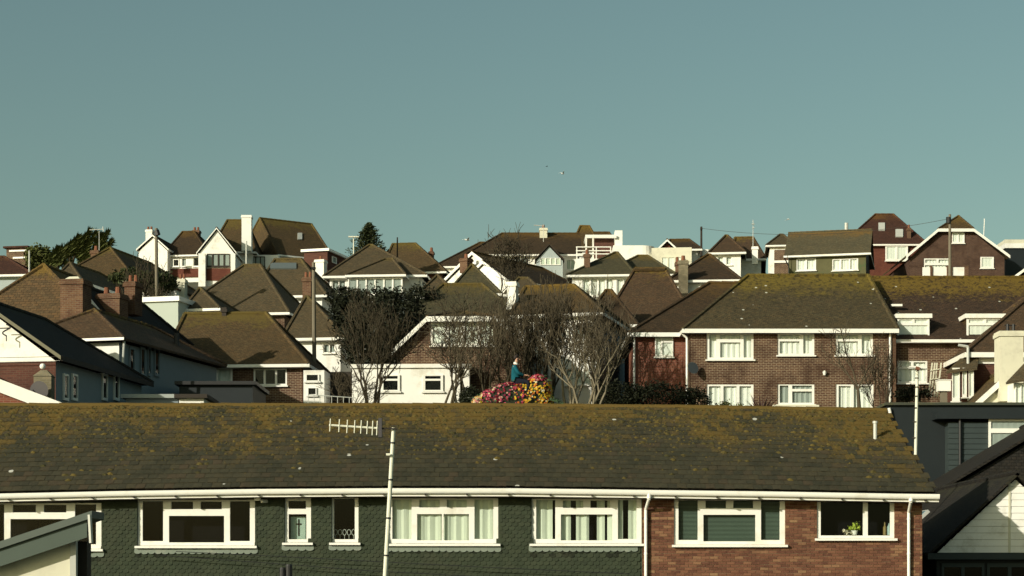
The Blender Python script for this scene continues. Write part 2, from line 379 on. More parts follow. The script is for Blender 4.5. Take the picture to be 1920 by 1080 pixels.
# ------------------------------------------------------------------ houses
class House:
    def __init__(s, name, label, px, Y, yaw=0, cat='house', group='houses stacked up the hillside'):
        s.x0, s.y0, s.z0 = (px - 960) / F * Y, Y, gz(Y, (px - 960) / F * Y) - 1.0
        s.c, s.s = math.cos(R(yaw)), math.sin(R(yaw))
        s.root = empty(name, (s.x0, s.y0, s.z0), label, cat, R(yaw), group)
        s.w = []; s.n = 0
    def loc(s, P): dx, dy = P[0] - s.x0, P[1] - s.y0; return Vector((dx * s.c + dy * s.s, -dx * s.s + dy * s.c, P[2] - s.z0))
    def p(s, px, py, v=0.0):
        dx, dz = (px - 960) / F, (H0 - py) / F
        t = (v + (-s.x0 * s.s + s.y0 * s.c)) / (-dx * s.s + s.c)
        return s.loc((t * dx, t, t * dz))
    def pu(s, px, py, u):           # the point of the pixel's ray on the side plane x = u
        dx, dz = (px - 960) / F, (H0 - py) / F
        t = (u + s.x0 * s.c + s.y0 * s.s) / (dx * s.c + s.s)
        return s.loc((t * dx, t, t * dz))
    def part(s, name, mb, mat, parent=None, **k): return mb.build(name, mat, parent or s.root, **k)
    def win(s, x0, y0, x1, y1, lay, fill='p', v=0, sill=True, mat=None, hole=None, name='window'):
        a, b = s.p(x0, y1, v), s.p(x1, y0, v); s.w.append((a.x, a.z, b.x, b.z, lay, fill, v, sill, mat, hole, name))
    def flush(s, rect=None, v=0):
        """build the windows of plane v; returns the holes cut in a wall rectangle"""
        holes = []; rest = []
        for w in s.w:
            if w[6] != v: rest.append(w); continue
            x0, z0, x1, z1, lay, fill, vv, sill, mat, hole, nm = w
            ins = rect and rect[0] < x0 and rect[2] > x1 and rect[1] < z0 and rect[3] > z1
            if hole is False: ins = False
            P = lambda u, z, q, vv=vv: Vector((u, vv + q, z))
            window(s.root, P, x0, z0, x1, z1, lay, fill, ins, mat, sill, name=nm, seed=s.n); s.n += 1
            if ins: holes.append((x0, z0, x1, z1))
        s.w = rest
        return holes
    def walls(s, x0, x1, D, z1, mat, v=0, zb=0.0, name='wall', sidemat=None):
        mb = MB(); holes = s.flush((x0, zb, x1, z1), v)
        sheet(mb, lambda u, z, q: Vector((u, v + q, z)), x0, x1, zb, z1, holes, 0, .12, False)
        if sidemat is None:
            mb.add([(x1, v, zb), (x1, v + D, zb), (x1, v + D, z1), (x1, v, z1)]); mb.add([(x0, v + D, zb), (x0, v, zb), (x0, v, z1), (x0, v + D, z1)])
            mb.add([(x1, v + D, zb), (x0, v + D, zb), (x0, v + D, z1), (x1, v + D, z1)])
        else:
            m2 = MB(); m2.add([(x1, v, zb), (x1, v + D, zb), (x1, v + D, z1), (x1, v, z1)]); m2.add([(x0, v + D, zb), (x0, v, zb), (x0, v, z1), (x0, v + D, z1)])
            m2.add([(x1, v + D, zb), (x0, v + D, zb), (x0, v + D, z1), (x1, v + D, z1)]); s.part('side_wall', m2, sidemat)
        mb.add([(x0, v, z1), (x1, v, z1), (x1, v + D, z1), (x0, v + D, z1)])
        return s.part(name, mb, mat)
    def caps(s, lines, mat, roof, r=.11):
        mb = MB()
        for a, b in lines:
            a, b = Vector(a), Vector(b); n = max(1, int((b - a).length / .45))
            for i in range(n):
                p, q = a.lerp(b, i / n), a.lerp(b, (i + 1) / n); mb.tube(p, q, r, r * .86, 6)
        return mb.build('ridge_tiles', mat, roof)
    def hip(s, xl, xr, er, rl, rr, rrow, d, mat, wall=None, o=.35, fas=UPVC, D=None, hipl=True, hipr=True, capm=None, fh=.125, sidemat=None, v=0, zb=0.0, name='roof'):
        A, B = s.p(xl, er, v - o), s.p(xr, er, v - o); z = A.z
        R1, R2 = s.p(rl, rrow, v + d), s.p(rr, rrow, v + d); zr = R1.z
        D = D or 2 * d; yb = v + D + o; yr = v + d
        if not hipl: R1.x = A.x
        if not hipr: R2.x = B.x
        if R1.x > R2.x: R1.x = R2.x = (R1.x + R2.x) / 2
        a, b, c, e = Vector((A.x, v - o, z)), Vector((B.x, v - o, z)), Vector((B.x, yb, z)), Vector((A.x, yb, z))
        r1, r2 = Vector((R1.x, yr, zr)), Vector((R2.x, yr, zr))
        mb = MB(); th = .1; pyr = (r2 - r1).length < .05
        mb.slab([a, b, r2, r1] if not pyr else [a, b, r1], th); mb.slab([c, e, r1, r2] if not pyr else [c, e, r1], th)
        if hipl: mb.slab([e, a, r1], th)
        if hipr: mb.slab([b, c, r2], th)
        rf = s.part(name, mb, mat)
        L = [] if pyr else [(r1, r2)]
        if hipl: L += [(r1, a), (r1, e)]
        if hipr: L += [(r2, b), (r2, c)]
        s.caps(L, capm or mat, rf)
        if fas:
            m = MB(); t = .035
            m.box(A.x - t, B.x + t, v - o - t, v - o - .003, z - fh, z + .01)
            m.box(B.x + .003, B.x + t, v - o, yb, z - fh, z + .008); m.box(A.x - t, A.x - .003, v - o, yb, z - fh, z + .008)
            s.part('fascia', m, fas)
            m = MB(); m.add([(A.x, v - o, z - th - .03), (B.x, v - o, z - th - .03), (B.x, v, z - th - .03), (A.x, v, z - th - .03)]); s.part('soffit', m, fas)
        if wall is RENDER and B.x - A.x > 5:
            m = MB(); m.tube((B.x - o - .12, v - .07, z - .2), (B.x - o - .12, v - .07, zb), .045, n=8); s.part('downpipe', m, METAL)
        if wall:
            s.walls(A.x + o, B.x - o, D, z - th - .02, wall, v, zb, sidemat=sidemat)
            if not hipl or not hipr:
                for ok, X in ((hipl, A.x + o), (hipr, B.x - o)):
                    m = MB()
                    if not ok: m.add([(X, v, z - .12), (X, v + D, z - .12), (X, yr, zr - .15)]); s.part('gable_wall', m, sidemat or wall)
        return A.x, B.x, z, zr
    def gable(s, l, r, ap, L, mat, wall=None, o=.35, verge=UPVC, hb=0, hf=0, fas=UPVC, gmat=None, vw=.2, v=0, zb=0.0, capm=None, sidemat=None, name='roof'):
        B = s.p(*r, v - o); T = s.p(*ap, v + hf if hf else v - o)
        A = s.p(*l, v - o) if l else Vector((2 * T.x - B.x, v - o, B.z))
        A2, B2 = Vector((A.x, v + L, A.z)), Vector((B.x, v + L, B.z)); T2 = Vector((T.x, v + L - hb, T.z)); th = .1
        mb = MB(); mb.slab([A, T, T2, A2], th); mb.slab([B, B2, T2, T], th)
        if hf: mb.slab([A, B, T], th)
        if hb: mb.slab([A2, T2, B2], th)
        rf = s.part(name, mb, mat)
        lines = [(T, T2)] + ([(T, A), (T, B)] if hf else []) + ([(T2, A2), (T2, B2)] if hb else [])
        s.caps(lines, capm or mat, rf, .1)
        m = MB(); dz = Vector((0, 0, vw)); dy = Vector((0, -.05, 0)); up = Vector((0, 0, .015))
        if verge and not hf:
            for p, q in ((A, T), (T, B)):
                f = [p - dz, q - dz, q + up, p + up]; m.hexa([f[0] + dy, f[1] + dy, f[1], f[0]], [f[3] + dy, f[2] + dy, f[2], f[3]])
            s.part('bargeboard', m, verge)
        if fas:
            for X, q in ((A.x, -1), (B.x, 1)):
                m = MB(); z = (A if q < 0 else B).z; x2 = X + q * .04
                m.box(min(X + q * .003, x2), max(X + q * .003, x2), v - o + .003, v + L, z - .16, z + .01)
                s.part('fascia', m, fas)
        if wall:
            zt = min(A.z, B.z) - th - .02
            s.walls(A.x + o, B.x - o, L - .3, zt, wall, v, zb, sidemat=sidemat)
            if not hf:
                g = MB(); g2 = MB(); g.add([(A.x + o, v, zt), (B.x - o, v, zt), (T.x, v, T.z - .22)])
                s.part('gable_wall', g, gmat or wall)
                if not hb: g2.add([(A.x + o, v + L - .3, zt), (B.x - o, v + L - .3, zt), (T2.x, v + L - .3, T2.z - .22)][::-1]); s.part('gable_wall', g2, gmat or wall)
        return A, B, T
    def chim(s, x0, x1, top, bot, v, mat, pots=2, dep=.7, capm=None, pot_h=.35):
        a, b = s.p(x0, bot, v), s.p(x1, top, v); mb = MB()
        mb.box(a.x, b.x, v, v + dep, a.z, b.z - .18); mb.box(a.x - .05, b.x + .05, v - .05, v + dep + .05, b.z - .18, b.z - .04)
        mb.box(a.x - .02, b.x + .02, v - .02, v + dep + .02, b.z - .04, b.z + .04)
        c = s.part('chimney', mb, mat); w = b.x - a.x
        for i in range(pots):
            m = MB(); x = a.x + w * (i + .5) / pots; r = min(.13, w / pots * .38)
            m.tube((x, v + dep / 2, b.z + .03), (x, v + dep / 2, b.z + pot_h), r, r * .8, 8); m.build('chimney_pot', POTS, c)
        return c
    def block(s, name, x0, x1, y0, y1, v, dep, mat, zb=None, **k):
        a, b = s.p(x0, y1, v), s.p(x1, y0, v); mb = MB(); mb.box(a.x, b.x, v, v + dep, a.z if zb is None else zb, b.z); return s.part(name, mb, mat, **k)
    def pipe(s, name, pts, r, mat, v=-.1):
        mb = MB(); q = [s.p(x, y, v) for x, y in pts]
        for a, b in zip(q, q[1:]): mb.tube(a, b, r, n=8)
        return s.part(name, mb, mat)

# ------------------------------------------------------------------ ground
def ground():
    xs = [-1500, -600, -250] + list(range(-120, 6, 6)) + [8, 9.2, 10.5] + list(range(12, 121, 6)) + [250, 600, 1500]
    ys = [-60, -20, 0, 20, 40, 52, 58, 60.3, 61.5, 62.8, 65] + [68, 71, 74, 76, 78, 80] + list(range(84, 240, 4)) + [260, 300, 360, 420, 600, 900, 1600, 3500]
    v = []; f = []
    for y in ys:
        for x in xs:
            v.append((x, y, gz(y, x) + (noise.noise((x * .05, y * .05, 3)) * .5 if y > 66 else 0)))
    n = len(xs)
    for j in range(len(ys) - 1):
        for i in range(n - 1): f.append((j * n + i, j * n + i + 1, (j + 1) * n + i + 1, (j + 1) * n + i))
    me = bpy.data.meshes.new('ground'); me.from_pydata(v, [], f)
    m, nt, b = newmat('garden_ground'); ge = N(nt, 'ShaderNodeNewGeometry')
    n1 = noise_(nt, ge.outputs['Position'], .15, 5); n2 = noise_(nt, ge.outputs['Position'], 2.5, 5)
    c = mixc(nt, ramp(nt, n1, .4, .6), (.05, .06, .022), (.075, .06, .035)); c = mixc(nt, n2, c, (.03, .035, .015))
    nt.links.new(c, b.inputs['Base Color']); b.inputs['Roughness'].default_value = 1
    me.materials.append(m); o = bpy.data.objects.new('ground', me); col.objects.link(o); o['kind'] = 'structure'
ground()

# ------------------------------------------------------------------ front terrace
YW = 51.4; OFF = (0.0, YW, -2.7)
def wx(px): return (px - 960) / F * YW
def wz(py): return (H0 - py) / F * YW
TR = empty('terraced_house', OFF, 'long nearest terrace with green hung tiles, red brick end and mossy roof', 'terraced house')
GT = [(-200, 931), (0, 926), (240, 921), (480, 917.5), (720, 916), (960, 916), (1200, 919), (1440, 922), (1700, 926.5), (1760, 927)]
RT_ = [(-100, 760.5), (0, 760.5), (900, 760.5), (1300, 764), (1664, 770)]
YE, YR = 50.95, 55.5
U0E, U1E = -170.0, 1756.0
def Ept(u): px = U0E + (U1E - U0E) * u; return W(px, interp(GT, px) - 3.0, YE)
RPX0, RPX1 = 960 + (U0E - 960) * YE / YR, 1662.0
def Rpt(u): px = RPX0 + (RPX1 - RPX0) * u; return W(px, interp(RT_, px), YR)
ZE, ZR = W(0, 916, YE).z, W(0, 760, YR).z
ROOFT = piece_mat('mossy_concrete_tile', [(.031, .030, .020), (.040, .038, .024), (.051, .044, .026), (.042, .041, .026), (.055, .042, .026)], (.024, .026, .017), .6,
                  moss=(.122, .080, .020), zr=(ZE, ZR))
MOSSL = piece_mat('moss_cushion', [(.032, .032, .014), (.058, .048, .017), (.085, .064, .018), (.105, .078, .022)], (.035, .034, .014), .7)
HUNG = piece_mat('green_grey_hung_tile', [(.012, .014, .009), (.027, .034, .022), (.030, .038, .024), (.034, .044, .027), (.039, .047, .029), (.036, .045, .029)], (.044, .044, .029), .4)
BRK = piece_mat('terrace_brick', [(.090, .040, .027), (.122, .053, .034), (.148, .068, .041), (.18, .085, .051), (.25, .150, .08)], (.078, .036, .025), .4)
MORTAR = plain('mortar', (.26, .20, .13), .95, .15, .05)

def terrace():
    NU = 40
    # under-roof and back slope
    mb = MB(); E = [Ept(i / NU) for i in range(NU + 1)]; Rg = [Rpt(i / NU) for i in range(NU + 1)]
    dn = Vector((0, 0, -.05))
    for i in range(NU):
        mb.add([E[i] + dn, E[i + 1] + dn, Rg[i + 1] + dn, Rg[i] + dn])
        Ba = Vector((E[i].x, 2 * YR - YE, E[i].z)); Bb = Vector((E[i + 1].x, 2 * YR - YE, E[i + 1].z))
        mb.add([Rg[i], Rg[i + 1], Bb, Ba])
    rf = mb.build('roof', RS, TR, OFF)
    # tiles
    nr, nc = 19, 108
    var = []
    for k in range(20):
        w, L, t = .1235, .34, .020; rv = (rng.random(), rng.random())
        m = MB(); j = lambda: rng.uniform(-.004, .004); tl = .016 + rng.uniform(0, .014)
        xs = (-w, -w * .3, w * .35, w); bow = (0, .004, .003, -.002)
        bot = [(x + j(), j() * 2, tl + b) for x, b in zip(xs, bow)]; top = [(x, L, 0) for x in xs]
        for a in range(3):
            m.add([bot[a], bot[a + 1], top[a + 1], top[a]], rv) if False else None
            m.add([(bot[a][0], bot[a][1], bot[a][2] + t), (bot[a + 1][0], bot[a + 1][1], bot[a + 1][2] + t), (top[a + 1][0], L, t), (top[a][0], L, t)], rv)
            m.add([bot[a], bot[a + 1], (bot[a + 1][0], bot[a + 1][1], bot[a + 1][2] + t), (bot[a][0], bot[a][1], bot[a][2] + t)], rv)
        for s_ in (0, 3):
            q = [bot[s_], top[s_], (top[s_][0], L, t), (bot[s_][0], bot[s_][1], bot[s_][2] + t)]
            m.add(q if s_ == 0 else q[::-1], rv)
        var.append(m)
    meshes = []; nobj = 0; stuff = MB()
    for i in range(nr):
        for j in range(nc):
            u = (j + .25 + .5 * (i % 2)) / nc
            if u > .998: continue
            p, q = Ept(u), Rpt(u); up = (q - p).normalized()
            ac = (Ept(min(1, u + .01)) - Ept(u - .01)).normalized(); nn = ac.cross(up).normalized()
            base = p.lerp(q, i / nr) + nn * rng.uniform(0, .006)
            a = rng.gauss(0, .012); ac2 = ac * math.cos(a) + up * math.sin(a); up2 = nn.cross(ac2)
            M = Matrix((( ac2.x, up2.x, nn.x, base.x - OFF[0]), (ac2.y, up2.y, nn.y, base.y - OFF[1]), (ac2.z, up2.z, nn.z, base.z - OFF[2]), (0, 0, 0, 1)))
            k = rng.randrange(20); px = 960 + base.x / base.y * F
            if i < 3 and nobj < 300 and px > -6:
                while len(meshes) < 20: meshes.append(None)
                if meshes[k] is None:
                    o = var[k].build('roof_tile', ROOFT, TR, uv='rnd'); meshes[k] = o.data
                else:
                    o = bpy.data.objects.new('roof_tile', meshes[k]); col.objects.link(o); o.parent = TR
                o.matrix_local = M; nobj += 1
            else:
                vm = var[k]; off = len(stuff.v)
                for c in vm.v: t = M @ Vector(c); stuff.v.append((t.x, t.y, t.z))
                rv = (rng.random(), rng.random())
                for fi, fc in enumerate(vm.f): stuff.f.append(tuple(x + off for x in fc)); stuff.uv[len(stuff.f) - 1] = rv
    stuff.build('roof_tiles', ROOFT, TR, uv='rnd', kind='stuff')
    # ridge tiles
    nrt = 92; m = MB(); L = (Rpt(1) - Rpt(0)).length / nrt
    for a in range(5):
        t0, t1 = math.pi * a / 5, math.pi * (a + 1) / 5; r = .115
        p0, p1 = (math.cos(t0) * r, math.sin(t0) * r * .9), (math.cos(t1) * r, math.sin(t1) * r * .9)
        m.add([(0, *p0), (L * 1.03, p0[0] * .93, p0[1] * .93), (L * 1.03, p1[0] * .93, p1[1] * .93), (0, *p1)][::-1], (.5, .9))
    m.add([(0, math.cos(math.pi * a / 5) * .115, math.sin(math.pi * a / 5) * .103) for a in range(6)], (.5, .9))
    first = None
    for i in range(nrt):
        u = i / nrt; p, q = Rpt(u), Rpt(u + 1 / nrt); 
        if first is None: o = m.build('ridge_tile', ROOFT, TR, uv='rnd'); first = o.data
        else: o = bpy.data.objects.new('ridge_tile', first); col.objects.link(o); o.parent = TR
        d = (q - p).normalized(); o.rotation_euler = (rng.gauss(0, .03), -math.asin(d.z) + rng.gauss(0, .008), 0)
        o.location = (p.x - OFF[0], p.y - OFF[1], p.z - OFF[2] - .02 + rng.uniform(-.006, .006))
    # verge at the right end
    mb = MB(); a, b = Ept(1), Rpt(1)
    mb.hexa([a + Vector((-.02, 0, -.12)), a + Vector((.02, 0, -.12)), b + Vector((.02, 0, -.12)), b + Vector((-.02, 0, -.12))],
            [a + Vector((-.02, 0, .01)), a + Vector((.02, 0, .01)), b + Vector((.02, 0, .01)), b + Vector((-.02, 0, .01))])
    c = Vector((a.x, 2 * YR - YE, a.z))
    mb.hexa([b + Vector((-.02, 0, -.12)), b + Vector((.02, 0, -.12)), c + Vector((.02, 0, -.12)), c + Vector((-.02, 0, -.12))],
            [b + Vector((-.02, 0, .01)), b + Vector((.02, 0, .01)), c + Vector((.02, 0, .01)), c + Vector((-.02, 0, .01))])
    mb.build('verge', RS, TR, OFF)
    # moss cushions
    mb = MB()
    for i in range(9000):
        u = rng.random(); t = rng.random() ** .62
        px = U0E + (U1E - U0E) * u
        if t < .15 + .35 * rng.random() and not (u > .93): continue
        p = Ept(u).lerp(Rpt(u), min(.99, t)); up = (Rpt(u) - Ept(u)).normalized(); nn = Vector((1, 0, 0)).cross(up)
        r = rng.uniform(.018, .055) * (.7 + .6 * t); h = r * rng.uniform(.45, .8); p = p + nn * .03; i0 = len(mb.v); rv = (rng.random(), rng.random())
        cnt = 6
        for k in range(cnt):
            a = 2 * math.pi * k / cnt; q = p + Vector((1, 0, 0)) * (r * 1.25 * math.cos(a) * rng.uniform(.7, 1.2)) + up * (r * .8 * math.sin(a)) - nn * .02
            mb.v.append((q.x, q.y, q.z))
        q = p + nn * h; mb.v.append((q.x, q.y, q.z))
        for k in range(cnt): mb.f.append((i0 + k, i0 + (k + 1) % cnt, i0 + cnt)); mb.uv[len(mb.f) - 1] = rv
    up = (Rpt(.5) - Ept(.5)).normalized(); nn = Vector((1, 0, 0)).cross(up)
    for i in range(2, nr):
        for j in range(nc):
            u = (j + .25 + .5 * (i % 2)) / nc; t = i / nr; pz = t + .45 * noise.noise((u * 22, t * 3, 1.7)) + (.25 if u > .95 else 0)
            if u > .995 or rng.random() > (pz - .12) * 1.35: continue
            p = Ept(u).lerp(Rpt(u), t) + nn * .035 + up * rng.uniform(-.01, .05) + Vector((rng.uniform(-.06, .06), 0, 0))
            r = rng.uniform(.03, .10); h = r * rng.uniform(.4, .62); i0 = len(mb.v); rv = (rng.random(), rng.random())
            for ring, (rr, hh) in enumerate(((1, 0), (.72, .7))):
                for k in range(7):
                    a = 2 * math.pi * k / 7; e = rng.uniform(.8, 1.2); q = p + Vector((1, 0, 0)) * (r * 1.2 * rr * e * math.cos(a)) + up * (r * .8 * rr * e * math.sin(a)) + nn * (hh * h - .02); mb.v.append((q.x, q.y, q.z))
            q = p + nn * h; mb.v.append((q.x, q.y, q.z))
            for k in range(7):
                k2 = (k + 1) % 7; mb.f.append((i0 + k, i0 + k2, i0 + 7 + k2, i0 + 7 + k)); mb.uv[len(mb.f) - 1] = rv; mb.f.append((i0 + 7 + k, i0 + 7 + k2, i0 + 14)); mb.uv[len(mb.f) - 1] = rv
    mb.build('moss', MOSSL, TR, OFF, uv='rnd', kind='stuff')
    # gutter, fascia, soffit
    def sweep(name, prof, mat, n=44, closed=True):
        mb = MB(); prev = None
        for i in range(n + 1):
            px = U0E + (U1E + 4 - U0E) * i / n; b = W(px, interp(GT, px), YE)
            ring = [(b.x, b.y + y, b.z + z) for y, z in prof]; k = len(mb.v); mb.v += ring
            if prev is not None:
                m_ = len(prof)
                for a in range(m_ if closed else m_ - 1):
                    b2 = (a + 1) % m_; mb.f.append((prev + a, k + a, k + b2, prev + b2))
            else: mb.f.append(tuple(range(len(prof) - 1, -1, -1)))
            prev = k
        mb.f.append(tuple(prev + a for a in range(len(prof))))
        return mb.build(name, mat, TR, OFF)
    arc = [(-.055 + .055 * math.cos(math.pi + math.pi * k / 6) - .03, -.055 - .085 * math.sin(math.pi * k / 6)) for k in range(7)]
    sweep('gutter', [(-.142, -.0)] + [(-.142, -.06)] + arc[1:6] + [(-.03, -.06), (-.03, 0.0)], UPVC)
    sweep('fascia', [(-.02, -.01), (-.02, -.205), (.005, -.205), (.005, -.01)], UPVC)
    sweep('soffit', [(.006, -.20), (.006, -.215), (.46, -.215), (.46, -.20)], plain('soffit_board', (.10, .075, .055), .8))
    br = MB(); br.box(-.02, .02, -.15, -.015, -.172, -.140); fd = None
    for k in range(24):
        px = -60 + 78 * k
        if px > 1750: break
        b = W(px, interp(GT, px), YE)
        if fd is None: o = br.build('gutter_bracket', DARKWOOD, TR); fd = o.data
        else: o = bpy.data.objects.new('gutter_bracket', fd); col.objects.link(o); o.parent = TR
        o.location = (b.x, b.y - OFF[1], b.z - OFF[2] - .012)
    # end gable wall and back
    x0, x1 = wx(-170), wx(1729); zt = wz(936)
    mb = MB(); yb = 2 * YR - YE - .45
    mb.add([(x1, YW, -2.7), (x1, yb, -2.7), (x1, yb, zt), (x1, YR, ZR - .3), (x1, YW, zt)]); mb.add([(x0, YW, -2.7), (x0, YW, zt), (x0, YR, ZR - .3), (x0, yb, zt), (x0, yb, -2.7)])
    mb.add([(x1, yb, -2.7), (x0, yb, -2.7), (x0, yb, zt), (x1, yb, zt)]); mb.build('end_wall', BRICKR, TR, OFF)
    # windows
    T5 = TER[:3] + [(.265, .35, .49, .93), (.505, .35, .735, .93)] + TER[4:]
    WL = [(-43, 943, 190, 1029, TER, 'd'), (258, 937, 478, 1023, TER, 'd'), (534, 934, 583, 1017, [(.14, .06, .80, .24), (.14, .36, .82, .93)], 'd'), (622, 933, 672, 1017, [(.08, .02, .86, .93)], 'd'),
          (727, 934, 934, 1019, T5, 'p'), (997, 935, 1203, 1019, TER, 's'), (1264, 935, 1472, 1021, TER, 'v'), (1532, 938, 1677, 1009, [(.05, .04, .60, .93), (.66, .04, .95, .93)], 'd')]
    holes = [(wx(a), wz(d), wx(c), wz(b)) for a, b, c, d, l, f_ in WL]
    xm = wx(1204)
    P = lambda u, z, q: Vector((u, YW + q, z))
    for (a, b, c, d, lay, fl), h in zip(WL, holes):
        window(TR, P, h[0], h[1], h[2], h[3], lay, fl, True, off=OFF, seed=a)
    ztop = wz(934)
    bk = MB(); sheet(bk, P, x0, xm, -2.7, ztop, [h for h in holes if h[2] <= xm], .002, .1, False); bk.build('wall', plain('tile_backing', (.05, .06, .04), .9), TR, OFF)
    bk = MB(); sheet(bk, P, xm, x1, -2.7, ztop, [h for h in holes if h[0] > xm], .012, .1, False); bk.build('wall', MORTAR, TR, OFF, label='red brick wall at the right-hand end')
    def clip(a, b, z0, z1, hs):
        for h in hs:
            if h[1] < (z0 + z1) / 2 < h[3]:
                if a < h[0] < b: b = h[0] - .002 if h[0] - a > b - h[0] or b < h[2] else b
                elif a < h[2] < b: a = h[2] + .002
                elif a >= h[0] and b <= h[2]: return None
        return (a, b) if b - a > .03 else None
    # hung tiles
    wt, gp = .168, .104; rows = int((ztop - wz(1096)) / gp)
    apr = [(h[0] - .07, h[1] - .2, h[2] + .07, h[1]) for h in holes]
    def scallop(m, xa, xb, zb, rv, gl=.2, lift=.03, yb=-.006, r=None):
        w = xb - xa; cx = (xa + xb) / 2; r = r or w / 2; n = 5; dep = min(.05, w * .3)
        pts = [(xa, zb + dep)] + [(cx - w / 2 * math.cos(math.pi * k / n), zb + dep - dep * math.sin(math.pi * k / n)) for k in range(1, n)] + [(xb, zb + dep)]
        def yy(z): return yb - lift * (1 - (z - zb) / gl)
        front = [(x, YW + yy(z), z) for x, z in pts] + [(xb - .002, YW + yy(zb + gl), zb + gl), (xa + .002, YW + yy(zb + gl), zb + gl)]
        k0 = len(m.f); m.add(front, rv)
        for (x, z), (x2, z2) in zip(pts, pts[1:]): m.add([(x, YW + yy(z) + .012, z), (x2, YW + yy(z2) + .012, z2), (x2, YW + yy(z2), z2), (x, YW + yy(z), z)], rv)
    st = MB(); nobj = 0; vm = []
    for k in range(14):
        m = MB(); scallop(m, -wt / 2 + .003, wt / 2 - .003, 0, (rng.uniform(.22, 1), rng.random())); vm.append(m)
    vd = [None] * 14
    for i in range(rows):
        zb = ztop - (i + 1) * gp - .03
        for j in range(int((xm - x0) / wt)):
            a = x0 + j * wt + (wt / 2 if i % 2 else 0); b = a + wt
            if b > xm - .01: b = xm - .01
            c = clip(a, b, zb, zb + gp, holes)
            if not c or any(h[0] < (c[0] + c[1]) / 2 < h[2] and h[1] - .05 < zb < h[1] for h in holes): continue
            px = 960 + (a + b) / 2 / YW * F
            full = abs(c[0] - a) < 1e-4 and abs(c[1] - b) < 1e-4 and b - a > wt - .001
            if full and nobj < 300 and 330 < px < 1000 and i >= 5 and not any(abs((a + b) / 2 - (h[0] + h[2]) / 2) < (h[2] - h[0]) / 2 + .2 and zb > h[1] - .3 for h in holes):
                k = rng.randrange(14)
                if vd[k] is None: o = vm[k].build('hung_tile', HUNG, TR, uv='rnd', off=(0, YW, 0)); vd[k] = o.data
                else: o = bpy.data.objects.new('hung_tile', vd[k]); col.objects.link(o); o.parent = TR
                o.location = ((a + b) / 2, rng.uniform(-.004, .002), zb - OFF[2] + rng.uniform(-.004, .004)); o.rotation_euler = (0, rng.gauss(0, .015), 0); nobj += 1
            else:
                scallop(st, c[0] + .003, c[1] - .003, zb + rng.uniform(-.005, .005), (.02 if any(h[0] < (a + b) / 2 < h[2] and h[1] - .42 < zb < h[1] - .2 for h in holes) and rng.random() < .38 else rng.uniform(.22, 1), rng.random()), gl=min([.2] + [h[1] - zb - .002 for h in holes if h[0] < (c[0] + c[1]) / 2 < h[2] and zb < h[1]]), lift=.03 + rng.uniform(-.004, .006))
    st.build('hung_tiles', HUNG, TR, OFF, uv='rnd', kind='stuff')
    # scalloped lead aprons below the sills
    for h in holes:
        if h[0] > xm: continue
        m = MB(); n = max(3, int((h[2] - h[0] + .16) / .18)); xx = h[0] - .08; ww = (h[2] - h[0] + .16) / n
        for k in range(n):
            if xx + (k + 1) * ww > xm: break
            scallop(m, xx + k * ww, xx + (k + 1) * ww, h[1] - .225 + rng.uniform(-.008, .008), (.5, .5), gl=.17, lift=.045, yb=-.02)
        m.build('flashing', LEAD, TR, OFF)
    # bricks
    bw, bh, mj = .215, .065, .010; st = MB(); bd = [None] * 16; nobj = 0
    rows = int((ztop - wz(1096)) / .075)
    def brick(m, a, b, z, rv, y=0):
        m.box(a, b, YW - .004 + y, YW + .02, z, z + bh, rv)
    vm = []
    for k in range(16):
        m = MB(); brick(m, -bw / 2, bw / 2, 0, (min(1, rng.random() ** 1.3), rng.random())); vm.append(m)
    for i in range(rows):
        z = ztop - .05 - (i + 1) * .075; a = xm + .01 - (.1125 if i % 2 else 0)
        while a < x1 - .02:
            b = min(a + bw, x1 - .002); a0 = max(a, xm + .01)
            c = clip(a0, b, z, z + bh, holes)
            if c:
                px = 960 + (c[0] + c[1]) / 2 / YW * F
                if abs(c[1] - c[0] - bw) < 1e-4 and nobj < 300 and i >= 10:
                    k = rng.randrange(16)
                    if bd[k] is None: o = vm[k].build('brick', BRK, TR, uv='rnd', off=(0, YW, 0)); bd[k] = o.data
                    else: o = bpy.data.objects.new('brick', bd[k]); col.objects.link(o); o.parent = TR
                    o.location = ((c[0] + c[1]) / 2, rng.uniform(-.003, .003), z - OFF[2] + rng.uniform(-.002, .002)); nobj += 1
                else:
                    e = rng.random(); brick(st, c[0], c[1], z + rng.uniform(-.002, .002), (e ** 1.3 if e < .93 else 1, rng.random()), rng.uniform(-.003, .003))
            a += bw + mj
    st.build('bricks', BRK, TR, OFF, uv='rnd', kind='stuff')
    # downpipes with swan necks
    for px, py, dx in ((1217, 921, -6), (1708, 926, -4)):
        mb = MB(); pts = [W(px, py + 4, YE - .08), W(px, py + 14, YE - .08), W(px + dx, py + 34, YW - .09)]
        e = pts[-1].copy(); e.z = -2.7; pts.append(e)
        for a, b in zip(pts, pts[1:]): mb.tube(a, b, .043, n=10)
        for z in (wz(975), wz(1040)): mb.tube((e.x, e.y, z), (e.x, e.y, z + .05), .05, n=10)
        mb.tube(W(px, py + 1, YE - .08), W(px, py + 14, YE - .08), .06, n=10)
        mb.build('downpipe', UPVC, TR, OFF, smooth=False)
    # flood light under the eave and vent pipe on the roof
    mb = MB(); p = W(483, 935, YW - .2); mb.box(p.x - .08, p.x + .08, p.y - .06, p.y + .06, p.z - .05, p.z + .055); mb.tube(p + Vector((.1, .05, -.06)), p + Vector((.22, .19, -.06)), .05, n=8)
    mb.build('floodlight', UPVC, TR, OFF)
    u = (1641 - U0E) / (U1E - U0E) + .022; b = Ept(u).lerp(Rpt(u), .62); b.x = (1641 - 960) / F * b.y
